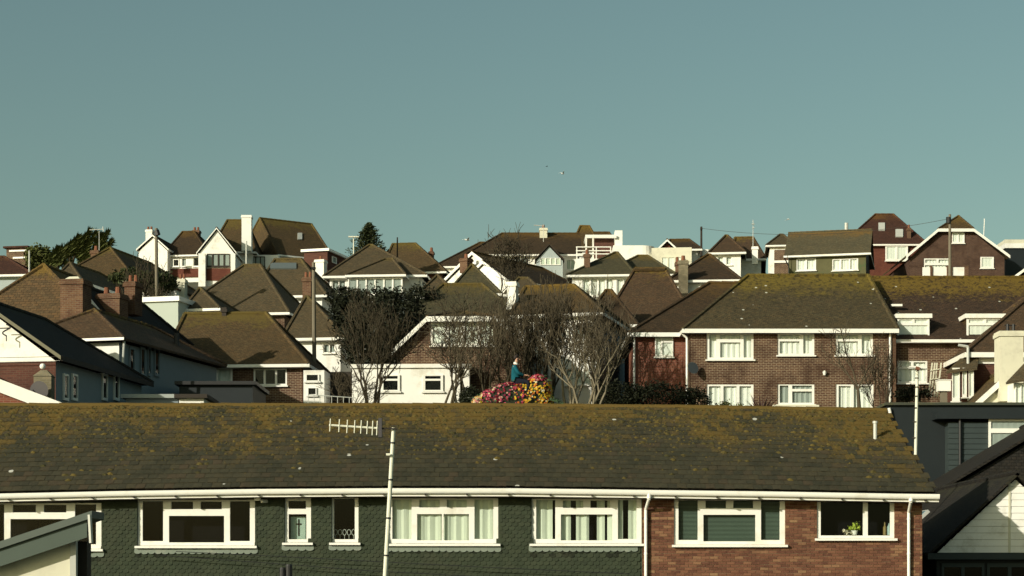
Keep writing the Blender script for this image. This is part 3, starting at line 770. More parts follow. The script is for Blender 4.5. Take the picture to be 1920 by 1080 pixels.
    mb = MB(); mb.tube(b - Vector((0, 0, .15)), b + Vector((0, 0, .46)), .055, n=10); mb.tube(b + Vector((0, 0, .46)), b + Vector((0, 0, .52)), .075, n=10); mb.build('vent_pipe', METAL, TR, OFF)
    return holes
HOLES = terrace()

# ------------------------------------------------------------------ more house methods
def jerkin(s, l, r, tl, tr, ap, L, hf, mat, wall, o=.35, v=0, zb=0.0, vw=.22):
    """gable whose top is cut by a small hip"""
    A, B, C, D = s.p(*l, v - o), s.p(*r, v - o), s.p(*tl, v - o), s.p(*tr, v - o); T = s.p(*ap, v + hf)
    B.z = A.z; D.z = C.z; q = lambda p: Vector((p.x, v + L, p.z)); T2 = q(T)
    mb = MB(); mb.slab([A, C, T, T2, q(A)], .1); mb.slab([B, q(B), T2, T, D], .1); mb.slab([C, D, T], .1)
    rf = s.part('roof', mb, mat); s.caps([(T, T2), (T, C), (T, D)], mat, rf, .1)
    m = MB(); dz = Vector((0, 0, vw)); dy = Vector((0, -.05, 0)); up = Vector((0, 0, .015))
    for p, e in ((A, C), (C, D), (D, B)):
        m.hexa([p - dz + dy, e - dz + dy, e - dz, p - dz], [p + up + dy, e + up + dy, e + up, p + up])
    s.part('bargeboard', m, UPVC)
    zt = A.z - .12; x0, x1 = A.x + o, B.x - o
    s.walls(x0, x1, L - .3, zt, wall, v, zb)
    g = MB(); g.add([(x0, v, zt), (x1, v, zt), (D.x, v, C.z - .15), (C.x, v, C.z - .15)]); s.part('gable_wall', g, wall)
House.jerkin = jerkin
def winside(s, x0, y0, x1, y1, lay, fill, X, right=True, mat=None):
    a, b = s.pu(x0, y1, X), s.pu(x1, y0, X); q = 1 if right else -1
    z1 = a.z + (y1 - y0) / F * (s.y0 + a.y)
    P = (lambda u, z, w: Vector((X - w, u, z))) if right else (lambda u, z, w: Vector((X + w, -u, z)))
    ua, ub = sorted((q * a.y, q * b.y)); window(s.root, P, ua, a.z, ub, z1, lay, fill, False, mat, False)
House.winside = winside
def on_slope(s, name, x0, y0, x1, y1, A, B, C, mat, th=.09, parent=None):
    """a flat piece lying on the roof plane A, B, C over a rectangle of pixels"""
    n = (B - A).cross(C - A).normalized(); o = s.loc((0, 0, 0)); pts = []
    if n.z < 0: n = -n
    for x, y in ((x0, y1), (x1, y1), (x1, y0), (x0, y0)):
        d = s.loc(W(x, y, 100)) - o; pts.append(o + d * ((A - o).dot(n) / d.dot(n)))
    mb = MB(); mb.hexa([p - n * .02 for p in pts], [p + n * th for p in pts]); return s.part(name, mb, mat, parent)
House.on_slope = on_slope

# ------------------------------------------------------------------ houses of the middle row
def brick_semi():
    h = House('brick_house', 'wide two-storey brick house with mossy hipped roof and white windows above the ridge', 1480, 84)
    h.win(1325, 625, 1413, 674, LT3, 'n'); h.win(1458, 625, 1527, 666, LT2, 'n'); h.win(1567, 625, 1637, 666, LT2, 'n')
    h.win(1325, 720, 1413, 776, L3, 'n'); h.win(1458, 720, 1527, 758, LB2, 'g'); h.win(1567, 720, 1638, 790, LD, 'n')
    ax, bx, z, zr = h.hip(1280, 1684, 617, 1402, 1628, 517, 4.2, RM, BRICKM, fh=.17)
    h.win(1228, 628, 1262, 669, LB2, 'n', v=1.2)
    h.hip(1178, 1420, 624, 1330, 1400, 531, 4.2, RK, BRICKR, v=1.2, fh=.17)
    h.pipe('downpipe', [(1189, 630), (1189, 800)], .05, UPVC, 1.1); h.pipe('downpipe', [(1276, 622), (1288, 634), (1288, 800)], .05, UPVC, -.08); h.pipe('downpipe', [(1669, 622), (1669, 800)], .05, UPVC, -.08)
    h.block('brick_pier', 1672, 1680, 622, 800, -.03, .2, CHIMB, 0.0)
    d = MB(); c = h.p(1297, 691, -.45); d.tube(c + Vector((0, .12, 0)), c + Vector((.06, 0, .03)), .10, .27, 14); d.tube(c + Vector((0, .12, 0)), c + Vector((0, .45, -.1)), .025); h.part('satellite_dish', d, plain('dish_grey', (.05, .06, .065), .5))
    d = MB(); c = h.p(1546, 697, -.1); d.tube(c, c + Vector((0, 0, -.15)), .09, .05, 8); d.box(c.x - .03, c.x + .03, c.y, c.y + .1, c.z - .02, c.z + .05); h.part('wall_lamp', d, UPVC)
    h.block('window_box', 1450, 1536, 759, 764, -.3, .3, CREAM)
    h.block('gutter', 1672, 1692, 570, 574, 2.2, .2, UPVC)
brick_semi()

def dormer_house():
    h = House('brick_house', 'brown brick house with two white box dormers in its mossy brown roof', 1780, 84.6)
    h.win(1683, 676, 1739, 718, LTT, 'n')
    h.hip(1600, 2040, 637, 1655, 1990, 521, 4.4, RN, BRICKM, hipl=False)
    for a, b in ((1681, 1746), (1811, 1884)):
        bl = h.block('dormer', a + 2, b - 2, 592, 640, .05, 3.2, RK); h.block('dormer_roof', a - 1, b + 2, 588, 596, -.12, 3.5, UPVC, parent=bl) if False else None
        c, e = h.p(a - 1, 596, -.12), h.p(b + 2, 588, -.12); m = MB(); m.box(c.x, e.x, -.12, 3.4, c.z, e.z); m.build('dormer_roof', UPVC, bl)
        h.win(a + 1, 597, b - 4, 634, LTT, 'n', v=.05, hole=False); h.flush(None, .05)
dormer_house()

def right_end():
    h = House('brick_house', 'red brick house with purple-brown hipped roof and white bay at the right edge', 1880, 81)
    h.hip(1810, 2150, 661, 1952, 2010, 537, 4.0, RP, BRICKD, fh=.2)
    h.block('frieze', 1822, 1960, 669, 682, -.06, .06, UPVC)
    h.block('bay', 1786, 1824, 690, 800, -.75, .9, BRICKD, 0.0)
    h.win(1785, 690, 1799, 752, L1, 'n', v=-.75); h.win(1804, 690, 1812, 745, L1, 'n', v=-.75); h.win(1816, 690, 1825, 748, L1, 'n', v=-.75); h.flush(None, -.75)
    a, b, c, e = h.p(1774, 697, -.95), h.p(1832, 690, -.95), h.p(1836, 668, 0), h.p(1800, 672, 0)
    m = MB(); m.slab([a, b, c, e], .08); h.part('bay_roof', m, RG)
    h.pipe('downpipe', [(1797, 647), (1815, 650), (1815, 684)], .06, METAL, -.45)
    g = House('cream_house', 'cream house with broad round-shouldered chimney at the right edge', 1900, 77.5)
    g.gable((1826, 757), None or (1974, 757), (1900, 690), 5, RB, CREAM, o=.2, vw=.26)
    c = g.chim(1875, 1919, 622, 752, -.45, CREAM, 0, .9)
    for x in (1889, 1900):
        m = MB(); p = g.p(x, 624, -.1); m.tube(p, p + Vector((0, 0, .35)), .07, .06, 8); m.tube(p + Vector((-.12, 0, .3)), p + Vector((.12, 0, .3)), .02); m.build('chimney_cowl', BLACK, c)
    k = House('bay_window_house', 'white window bay under a small tiled roof right of the cream chimney', 1910, 76)
    k.block('wall', 1902, 1990, 718, 800, 0, 1.5, RENDER, 0.0); k.win(1903, 718, 1935, 760, L3, 'n'); k.flush()
    a, b, c, e = k.p(1886, 717, -.3), k.p(1990, 700, -.3), k.p(1990, 640, 1.6), k.p(1925, 676, 1.2)
    m = MB(); m.slab([a, b, c, e], .08); k.part('roof', m, RG)
right_end()

def blue_building():
    h = House('flat_roofed_building', 'dark blue-grey boarded building with flat roof behind the brick terrace end', 1790, 73)
    a, b = h.p(1664, 760), h.p(2050, 760); m = MB(); sheet(m, lambda u, z, q: Vector((u, q, z)), a.x, b.x, 0, a.z, [], 0, .1, False)
    m.add([(a.x, 0, 0), (a.x, 0, a.z), (a.x, 6, a.z), (a.x, 6, 0)]); m.add([(b.x, 0, 0), (b.x, 6, 0), (b.x, 6, a.z), (b.x, 0, a.z)]); h.part('wall', m, DARKCLAD)
    m = MB(); m.box(a.x - .1, b.x, -.15, 6, a.z, a.z + .1); h.part('roof', m, plain('felt_roof', (.05, .055, .04), .9, .3, stain=(.09, .085, .03)))
    v = -.55; c, e = h.p(1778, 792, v), h.p(2050, 792, v); rows = int(c.z / .2); hh = c.z / rows
    for i in range(rows):
        m = MB(); m.hexa([(c.x, v - .03, i * hh + .004), (e.x, v - .03, i * hh + .004), (e.x, -.01, i * hh + .004), (c.x, -.01, i * hh + .004)],
                         [(c.x, v, i * hh + hh), (e.x, v, i * hh + hh), (e.x, -.01, i * hh + hh), (c.x, -.01, i * hh + hh)]); h.part('board', m, SLATECLAD)
    p, q = h.p(1756, 785, v - .3), h.p(2050, 771, v - .3); m = MB(); m.box(p.x, q.x, v - .3, -.01, p.z, q.z); h.part('lower_roof', m, DARKCLAD)
    h.win(1853, 784, 1960, 845, [(.04, .1, .96, .32), (.04, .46, .96, .94)], 'g', v=v - .03, hole=False); h.flush(None, v - .03)
    h.pipe('downpipe', [(1800, 772), (1800, 872)], .05, BLACK, v - .12); h.pipe('downpipe', [(1667, 765), (1674, 800)], .06, UPVC, -.1)
    g = House('white_gabled_house', 'white boarded gable under a dark slate roof, lower right corner', 1908, 56.05)
    A, B, T = g.gable((1742, 1036), None or (2074, 1036), (1908, 886), 15, RS, DARKCLAD, o=.28, verge=None, gmat=None, fas=None)
    zt = A.z; n = 11; x0, x1 = A.x + .3, B.x - .3
    for i in range(n):
        za = zt + (T.z - .2 - zt) * i / n; zb = zt + (T.z - .2 - zt) * (i + 1) / n
        fa = i / n; fb = (i + 1) / n - .01; xa0, xa1 = x0 + (T.x - x0) * fa, x1 + (T.x - x1) * fa; xb0, xb1 = x0 + (T.x - x0) * fb, x1 + (T.x - x1) * fb
        m = MB(); m.hexa([(xa0, -.07, za), (xa1, -.07, za), (xa1, -.005, za), (xa0, -.005, za)], [(xb0, -.05, zb - .006), (xb1, -.05, zb - .006), (xb1, -.005, zb - .006), (xb0, -.005, zb - .006)]); g.part('board', m, RENDER)
    p = g.p(1893, 905, -.09); m = MB(); m.box(p.x - .03, p.x + .03, -.09, -.045, zt, p.z); g.part('cover_strip', m, CREAM)
    m = MB(); m.box(A.x - .05, B.x + .05, -.35, -.02, zt - .2, zt - .02); g.part('eaves_board', m, SLATECLAD)
    for a_, b_ in ((1765, 1845), (1850, 1935)):
        a, b = g.p(a_, 1150, -.04), g.p(b_, 1056, -.04); window(g.root, lambda u, z, q: Vector((u, q - .01, z)), a.x, a.z, b.x, b.z, L2, 'd', False, SLATECLAD, False)
    A2 = Vector((A.x, 15, A.z)); f = lambda s_, t: A.lerp(A2, s_).lerp(T.lerp(Vector((T.x, 15, T.z)), s_), t)
    nn = (T - A).cross(A2 - A).normalized(); nn = nn if nn.z > 0 else -nn
    m = MB(); q = [f(.47, .12), f(.56, .12), f(.56, .62), f(.47, .62)]; m.hexa([p for p in q], [p + nn * .1 for p in q]); sk = g.part('roof_window', m, METAL)
    m = MB(); q = [f(.48, .14), f(.55, .14), f(.55, .60), f(.48, .60)]; m.hexa([p + nn * .09 for p in q], [p + nn * .115 for p in q]); m.build('pane', plain('sky_blue_glass', (.12, .22, .26), .1, .05, .8), sk)
    k = House('slate_roofed_house', 'tall dark slate roof rising behind the white boarded gable', 1990, 66)
    k.gable((1742, 928), (2238, 928), (1990, 780), 5, RS, RS, o=.2, verge=None, fas=None)
blue_building()

def near_left():
    h = House('rendered_outbuilding', 'cream outbuilding with grey-green sloping bargeboards in the lower left corner', 40, 30, group=None)
    P = lambda x, y, v: h.p(x, y, v)
    ln = lambda x: 957.5 + (172 - x) * .334
    def bar(name, y0, y1, v, dep, mat, xr):
        a, b = P(-420, ln(-420) + y0, v), P(xr, ln(xr) + y0, v); c, d = P(-420, ln(-420) + y1, v), P(xr, ln(xr) + y1, v)
        m = MB(); m.hexa([c, d, d + Vector((0, dep, 0)), c + Vector((0, dep, 0))], [a, b, b + Vector((0, dep, 0)), a + Vector((0, dep, 0))]); return h.part(name, m, mat)
    tr = plain('grey_green_trim', (.085, .105, .090), .6, .1)
    bar('roof', 0, 13.5, -.30, .9, tr, 172); bar('bargeboard', 14.5, 47, -.25, .05, plain('green_grey_board', (.060, .082, .066), .6, .12), 163)
    a, b = P(-420, 1240, 0), P(131, 1040, 0); t = lambda x: P(x, ln(x) + 40, 0).z
    m = MB(); m.hexa([(a.x, 0, 0), (b.x, 0, 0), (b.x, .6, 0), (a.x, .6, 0)], [(a.x, 0, t(-420)), (b.x, 0, t(131)), (b.x, .6, t(131)), (a.x, .6, t(-420))]); h.part('wall', m, CREAM)
    c, d = P(132, 1040, .0), P(143, 1040, .0); m = MB(); m.box(c.x, d.x, -.03, .1, 0, t(131)); h.part('post', m, METAL)
    c, d = P(144, 1040, .3), P(163, 1015, .3); m = MB(); m.box(c.x, d.x, .3, .6, 0, d.z); h.part('side_wall', m, DARKWOOD)
    m = MB(); c = P(172, 985, -.3); m.tube(P(168, 965, -.3), P(171, 1018, -.3), .035); h.part('gutter_end', m, METAL)
    # chimney-top cowls
    k = empty('chimney_cowl', W(536, 1240, 47), 'pair of black cowls poking up below the green tiles', 'chimney cowl')
    m = MB(); 
    for x, y, r in ((530, 1064, .08), (542, 1058, .085)):
        a = W(x, 1100, 47); b = W(x, y + 4, 47); m.tube(a, b, r, r * .95, 12); m.tube(b, W(x, y, 47), r * 1.0, r * .8, 12)
    m.build('cowl', BLACK, k, k.location)
    m = MB(); m.tube(W(536, 1240, 47), W(536, 1100, 47), .16, .16, 8); z = W(0, 1240, 47).z; m.box(k.location.x - .3, k.location.x + .3, 46.8, 47.4, -2.7, z + .02); m.build('stack', CHIMB, k, k.location)
near_left()

def left_houses():
    g = House('low_brick_house', 'low brick house with broad white sloping bargeboard at the left edge', 0, 62.9)
    g.gable(None, (132, 762), (-60, 689), 4, RR, BRICKR, o=.2, vw=.42)
    h = House('gabled_house', 'white gable over dark brick with a long black roof side, far left foreground', 100, 66, -9.5)
    A, B, T = h.gable(None, (115, 668), (-45, 556), 8.6, RS, BRICKD, hb=3.2, gmat=RENDER, sidemat=BLUEWALL_SHADE, fas=DARKWOOD, verge=plain('olive_bargeboard', (.13, .12, .07)), vw=.12)
    h.block('band', -200, 112, 676, 682, -.3, .05, UPVC); h.block('eaves_band', -200, 113, 668, 675, -.33, .05, DARKWOOD)
    X = B.x - .35
    for a, b in ((117, 126), (133, 143), (190, 199), (212, 221)): h.winside(a, 700, b, 750, L1, 'd', X, True)
    m = MB(); p = h.p(12, 618, -.4)
    for k in range(14):
        t0, t1 = k * .45, (k + 1) * .45; m.tube(p + Vector((.14 * math.sin(t0), 0, .18 - .028 * k)), p + Vector((.14 * math.sin(t1), 0, .18 - .028 * (k + 1))), .025)
    m.tube(p + Vector((-.3, 0, .05)), p + Vector((.15, 0, .05)), .02); m.tube(p + Vector((0, 0, -.2)), p + Vector((0, 0, -.4)), .02); h.part('iron_bracket', m, BLACK)
    k = empty('brick_pillar', W(80, 800, 63.6), 'stone-topped brick pillar with a ball finial in front of dark brick wall', 'pillar'); o = k.location
    m = MB(); a, b = W(63, 800, 63.6), W(96, 705, 63.6); m.box(a.x, b.x, a.y, a.y + .5, a.z, b.z); c = W(80, 693, 63.6)
    m.hexa([(a.x - .03, a.y - .03, b.z), (b.x + .03, a.y - .03, b.z), (b.x + .03, a.y + .53, b.z), (a.x - .03, a.y + .53, b.z)], [(c.x - .1, a.y + .15, c.z), (c.x + .1, a.y + .15, c.z), (c.x + .1, a.y + .35, c.z), (c.x - .1, a.y + .35, c.z)]); m.build('pillar', CHIMS, k, o)
    m = MB(); q = W(80, 687, 63.85)
    for i in range(6):
        t0, t1 = math.pi * i / 6, math.pi * (i + 1) / 6; m.tube(q - Vector((0, 0, math.cos(t0) * .1)), q - Vector((0, 0, math.cos(t1) * .1)), max(.005, .1 * math.sin(t0)), max(.005, .1 * math.sin(t1)), 10, False)
    m.build('finial', RENDER, k, o)
    k = empty('satellite_dish', W(72, 800, 63.2), 'dark round satellite dish low beside the brick pillar', 'satellite dish')
    m = MB(); c = W(73, 733, 63.2); m.tube(c + Vector((.05, .25, 0)), c, .12, .33, 18); m.tube(c + Vector((.05, .25, 0)), W(72, 800, 63.4), .03); m.tube(c + Vector((0, .1, -.2)), c + Vector((-.1, -.4, 0)), .015); m.build('dish', plain('dish_dark', (.025, .02, .02), .5), k, k.location)
    # second row
    h = House('hipped_house', 'white house whose brown front hip ends in a long dark side, behind the black roof', 195, 74, -15)
    A, B, T = h.gable(None, (231, 633), (178, 582), 9.5, RP, RENDER, hf=2.3, hb=2.2, sidemat=BLUEWALL_SHADE, fas=None)
    h.block('fascia', 150, 232, 632, 640, -.4, .05, UPVC); X = B.x - .35
    for a, b in ((241, 250), (262, 270), (276, 281), (288, 297)): h.winside(a, 650, b, 705, L1, 'd', X, True, BLUEWALL_SHADE)
    h.pipe('downpipe', [(233, 640), (230, 690)], .05, METAL, -.1)
    h = House('dark_roofed_house', 'long black hipped roof with three chimneys left of the grey box house', 220, 80, -15)
    h.gable(None, (235, 640), (150, 535), 9.0, RS, BRICKD, hb=3.4)
    h.chim(181, 224, 551, 600, .3, CHIMB, 2, .8); h.chim(233, 253, 529, 590, 1.4, CHIMB, 2, .7)
    h.pipe('flue', [(331, 625), (331, 700)], .12, BLACK, 1.0)
    h = House('tiled_house', 'ochre pantiled hip roof with a big brick chimney at the left edge', 60, 77, -10)
    h.gable((-139, 640), (235, 650), (82, 497), 9, RT, BRICKD, hf=3.0, hb=2)
    c = h.chim(113, 155, 524, 624, .1, CHIMB, 0, .9); h.block('chimney_foot', 111, 157, 612, 628, .02, 1.0, CREAM)
    m = MB(); a, b = h.p(120, 524, .2), h.p(150, 517, .2); m.hexa([(a.x, .2, a.z), (b.x, .2, a.z), (b.x, .8, a.z), (a.x, .8, a.z)], [(a.x + .15, .35, b.z), (b.x - .15, .35, b.z), (b.x - .15, .65, b.z), (a.x + .15, .65, b.z)]); m.build('flaunching', CREAM, c)
    # flat roofed sheds above the ridge
    for nm, lb, x0, x1, y, Y, dep, mt, rm in (('shed', 'long dark flat-roofed shed below the brown hipped house', 336, 474, 722, 76, 4, DARKCLAD, BLACK), ('shed', 'low grey slab-roofed shed just above the ridge, left', 236, 334, 747, 70, 3, BLUEWALL_SHADE, GREYBL), ('shed', 'small white-ended flat shed just above the ridge', 336, 382, 747, 69, 2.5, RENDER, DARKWOOD)):
        s_ = House(nm, lb, (x0 + x1) / 2, Y, cat='shed', group='sheds behind the ridge'); a, b = s_.p(x0, y), s_.p(x1, y); m = MB(); m.box(a.x, b.x, 0, dep, 0, a.z); s_.part('wall', m, mt); m = MB(); m.box(a.x - .15, b.x + .15, -.2, dep, a.z + .002, a.z + .14); s_.part('roof', m, rm)
    h = House('brown_roofed_house', 'low house with broad brown hipped roof and a white porch, left of centre', 470, 86, -4)
    h.win(384, 692, 436, 720, LD, 'n'); h.win(475, 691, 538, 723, L3, 'd')
    h.hip(300, 579, 685, 347, 499, 589, 4.2, RB, BRICKM, sidemat=BRICKD)
    h.block('porch', 569, 608, 694, 800, -.25, 1.6, RENDER, 0.0); h.win(573, 702, 599, 715, L1, 'd', v=-.25, hole=False); h.win(577, 727, 594, 741, L1, 'd', v=-.25, hole=False); h.flush(None, -.25)
    h.block('lean_to', 609, 656, 697, 800, 3.0, 3, DARKWOOD, 0.0); h.chim(416, 424, 578, 600, 4.0, DARKWOOD, 0, .3)
    h = House('grey_house', 'flat-roofed grey-green box house with white fascia, left', 300, 100, -14)
    a, b = h.p(270, 567), h.p(334, 567); m = MB(); m.box(a.x, b.x, 0, 4.2, 0, a.z); h.part('wall', m, GREYBOX); m = MB(); m.box(a.x - .12, b.x + .12, -.15, 4.3, a.z, a.z + .25); h.part('roof', m, UPVC)
    h.winside(348, 578, 366, 592, L2, 'd', b.x, True)
    h = House('white_cottage', 'sliver of white cottage with a tall cream chimney behind the grey box house', 300, 106, -8)
    a, b = h.p(266, 545), h.p(331, 545); m = MB(); m.box(a.x, b.x, 0, 5, 0, a.z); h.part('wall', m, RENDER); m = MB(); m.box(a.x - .1, b.x + .1, -.1, 5.1, a.z, a.z + .08); h.part('roof', m, RK)
    h.win(284, 549, 300, 560, L2, 'd'); h.flush(); h.chim(333, 346, 524, 570, .5, CREAM, 2, .5)
    h = House('small_hipped_house', 'small grey-brown pyramid roof beside the grey box house', 375, 101, -12)
    h.hip(342, 412, 580, 374, 376, 541, 2.2, RG, BRICKD)
    h = House('large_hipped_house', 'large smooth grey-brown hipped roof, left of centre in middle row', 465, 106, -8)
    h.hip(322, 542, 590, 457, 488, 498, 4.2, RG, BRICKM)
    h = House('skylight_house', 'grey-brown hipped roof with one long roof window, behind the large grey hip', 540, 115, -8)
    h.hip(470, 612, 556, 515, 564, 487, 3.6, RG, RENDER)
    a, b, r1 = h.p(470, 556, -.35), h.p(612, 556, -.35), h.p(515, 487, 3.6); h.on_slope('roof_window', 507, 495, 556, 505, a, Vector((b.x, a.y, a.z)), r1, plain('roof_glass', (.10, .12, .12), .15, .1, .6))
    h = House('pyramid_roofed_house', 'tan pyramid roof with brick chimney behind the leaning telegraph pole', 590, 96, -9)
    h.win(606, 645, 628, 662, L2, 'g'); h.hip(528, 648, 635, 573, 577, 557, 3.4, RG, RENDER); h.chim(567, 583, 521, 566, 3.6, CHIMB, 2, .6)
left_houses()

# ------------------------------------------------------------------ hillside
def hillside():
    h = House('white_gabled_house', 'white house with truncated brick gable behind the bare trees', 880, 86, -2)
    h.win(808, 600, 928, 648, L4, 'n', hole=False); h.jerkin((735, 656), (1004, 656), (800, 594), (930, 594), (866, 585), 7, 3.2, RB, BRICKM)
    h.block('extension', 660, 880, 690, 800, -.9, .9, RENDER, 0.0); h.block('extension_fascia', 657, 884, 682, 690, -1.0, 1.0, UPVC)
    h.win(715, 703, 750, 734, LT1, 'd', v=-.9, hole=False); h.win(793, 703, 831, 734, LT1, 'd', v=-.9, hole=False); h.flush(None, -.9)
    h = House('olive_roofed_house', 'olive-brown hipped roof just above the truncated brick gable, behind twigs', 870, 95.5, -3); h.hip(752, 985, 600, 830, 904, 534, 4.4, RE, RENDER)
    h = House('orange_roofed_house', 'white house with orange-brown hipped roof and white chimney behind bare trees', 1050, 89, -15)
    for a, b in ((985, 1015), (1030, 1060), (1078, 1108)): h.win(a, 602, b, 640, L2, 'g')
    for a, b in ((985, 1030), (1060, 1108)): h.win(a, 690, b, 722, L3, 'n')
    h.hip(955, 1130, 592, 985, 1076, 539, 4.0, RO, RENDER, sidemat=BLUEWALL_SHADE); h.chim(950, 967, 529, 580, 1.2, RENDER, 0, .5)
    h = House('small_hipped_house', 'small green-grey pyramid roof just below the nested white gables', 885, 113, -6); h.hip(836, 940, 552, 884, 886, 497, 3.4, RE, RENDER)
    h = House('small_hipped_house', 'small brown pyramid roof left of the green-grey pyramid', 820, 109, -6); h.hip(778, 860, 556, 819, 821, 517, 2.6, RG, RENDER)
    h = House('small_hipped_house', 'small grey roof peeping right of the white chimney', 985, 112, -6); h.hip(945, 1022, 552, 972, 990, 522, 2.6, RG, RENDER)
    h = House('nested_gable_house', 'white house with two nested gables and dark roof, centre of hillside', 885, 128, -36)
    h.gable(None, (950, 520), (885, 472), 11, RK, RENDER, v=1.5, gmat=RENDER, hb=3, o=.15); h.gable(None, (952, 524), (905, 489), 2.2, RK, RENDER, gmat=RENDER, o=.15); h.chim(862, 876, 484, 512, .2, CHIMB, 1, .6)
    h = House('conservatory_house', 'grey-brown hipped house with white glazed conservatory front', 690, 122, -5)
    h.win(622, 524, 648, 546, L2, 'g'); h.win(653, 521, 755, 553, L6, 'g', v=-1.4, hole=False)
    h.hip(606, 800, 518, 692, 698, 460, 4.6, RG, RENDER); h.hip(648, 760, 516, 722, 736, 486, 2.6, RG, RENDER, v=-1.4)
    h = House('brown_hipped_house', 'brown hipped roof just right behind the conservatory house', 775, 142, -9); h.hip(712, 836, 512, 736, 779, 458, 3.8, RB, BRICKD); h.chim(804, 812, 472, 490, 3.5, CHIMB, 1, .4)
    h = House('flat_roofed_house', 'dark red flat-roofed house with white fascia by the white-gabled house', 600, 152, -16)
    a, b = h.p(570, 473), h.p(614, 473); m = MB(); m.box(a.x, b.x, 0, 7, 0, a.z); h.part('wall', m, BRICKD); m = MB(); m.box(a.x - .2, b.x + .2, -.2, 7.2, a.z, a.z + .2); h.part('roof', m, UPVC)
    h.winside(622, 480, 630, 492, L1, 'g', b.x); h.chim(590, 607, 487, 525, -1.5, RENDER, 1, .7)
    # big white house, top left
    h = House('white_house', 'tall white house with pointed gable, dark bay window and steep brown roof on the hilltop', 440, 160, 0)
    h.win(388, 476, 431, 500, L4, 'g', mat=DARKWOOD); A, B, T = h.gable((369, 473), (443, 473), (406, 427), 7, RK, RENDER, gmat=RENDER, o=.15, vw=.1)
    h.block('tile_panel', 386, 432, 503, 526, -.06, .06, TILEH); h.block('pillar', 372, 385, 475, 545, -.5, .4, RENDER, 0.0); h.block('pillar', 433, 441, 475, 530, -.5, .4, RENDER, 0.0)
    h.hip(392, 480, 472, 426, 462, 413, 3.6, RB, RENDER, v=4); h.chim(453, 471, 404, 470, 2.4, RENDER, 0, .8, CHIMB)
    h.block('side_bay', 443, 522, 478, 540, 4.5, 2, RENDER, 0.0); h.win(471, 481, 497, 501, L3, 'g', v=4.5, hole=False, mat=DARKWOOD); h.flush(None, 4.5)
    h = House('steep_roofed_house', 'large steep brown roof with a skylight joined behind the white pointed gable', 520, 168, 34)
    h.hip(521, 628, 477, 487, 584, 409, 4.2, RB, RENDER); a, b, r1 = h.p(521, 477, -.35), h.p(628, 477, -.35), h.p(487, 409, 4.2)
    h.on_slope('roof_window', 558, 438, 566, 450, a, Vector((b.x, a.y, a.z)), r1, METAL)
    h = House('white_cottage', 'white gabled cottage left of the tall white house on the hilltop', 300, 172, -8)
    h.win(325, 486, 336, 500, L1, 'd'); h.gable((256, 467), (316, 467), (286, 440), 7, RK, RENDER, gmat=RENDER, o=.15, vw=.12); h.chim(273, 285, 431, 455, 1.5, RENDER, 2, .6)
    h.win(323, 486, 336, 500, L1, 'd', v=1); h.win(341, 484, 349, 500, L1, 'g', v=1); h.win(362, 482, 373, 500, L1, 'd', v=1); h.hip(304, 392, 479, 342, 364, 435, 3.6, RK, RENDER, v=1); h.chim(360, 373, 432, 450, 4.8, CHIMB, 2, .6); h.block('tile_panel', 318, 372, 503, 520, .85, .2, TILEH)
    h = House('hipped_bungalow', 'low bungalow with red-brown roof at the far left edge', 20, 126, -6); h.hip(-50, 62, 516, -15, 8, 482, 3.0, RR, GREYTILE)
    h = House('flat_roofed_house', 'brown flat-roofed house with two white bands at far left', 35, 152, -10)
    a, b = h.p(12, 466), h.p(50, 466); m = MB(); m.box(a.x, b.x, 0, 6, 0, a.z); h.part('wall', m, BRICKM); h.block('band', 17, 50, 468, 472, -.1, .1, UPVC); h.block('band', 24, 51, 481, 485, -.1, .1, UPVC); m = MB(); m.box(a.x - .2, b.x + .2, -.2, 6.2, a.z, a.z + .15); h.part('roof', m, RR)
    h = House('hipped_bungalow', 'brown hip roof whose dark side runs right, below the windswept trees', 205, 116, -14); h.gable((118, 514), (246, 514), (207, 465), 13, RB, CREAM, hf=3.2, hb=4)
    h.chim(170, 184, 470, 486, 6, CHIMB, 1, .5)
    h = House('hipped_bungalow', 'small tan hip roof just behind the pantiled roof, left', 130, 108, -14); h.gable((96, 528), (156, 528), (131, 493), 9, RG, CREAM, hf=2.2, hb=3)
    # centre and right
    h = House('long_roofed_house', 'long dark brown roof over white walls with a grey pointed bay, hilltop centre', 980, 158, 0)
    h.win(966, 481, 988, 502, L2, 'g'); h.win(1062, 486, 1078, 506, L2, 'p'); h.hip(872, 1092, 477, 941, 1080, 438, 4.4, RK, RENDER, hipr=False); h.chim(1012, 1026, 428, 446, 3.4, CREAM, 1, .7)
    h.win(1013, 484, 1051, 497, L4, 'p', v=-1.6, hole=False, sill=False); h.gable((1003, 486), (1058, 486), (1030, 457), 6, RK, GREYTILE, v=-1.6, gmat=GREYTILE, o=.12, vw=.08, verge=DARKWOOD, fas=None)
    h = House('hipped_house', 'low dark hip roof left of the long dark roof', 880, 166, -6); h.hip(812, 948, 500, 900, 910, 455, 4, RK, RENDER)
    h = House('ochre_roofed_house', 'lichen-orange hipped roof behind the white modern house', 1097, 167, 0); h.hip(1066, 1134, 474, 1088, 1105, 424, 3.4, RO, RENDER)
    h = House('dark_roofed_house', 'low dark roof just behind the white balcony frame', 1125, 172, 0); h.hip(1085, 1160, 462, 1110, 1142, 436, 3, RK, RENDER)
    h = House('modern_house', 'white flat-roofed modern house with open balcony frame and rounded parapet', 1150, 152, 0)
    a, b = h.p(1080, 485), h.p(1205, 460); m = MB(); m.box(a.x, b.x, 0, 7, 0, a.z)
    c = h.p(1150, 460); m.box(c.x, b.x, .002, 6.9, a.z, c.z); r = 1.0
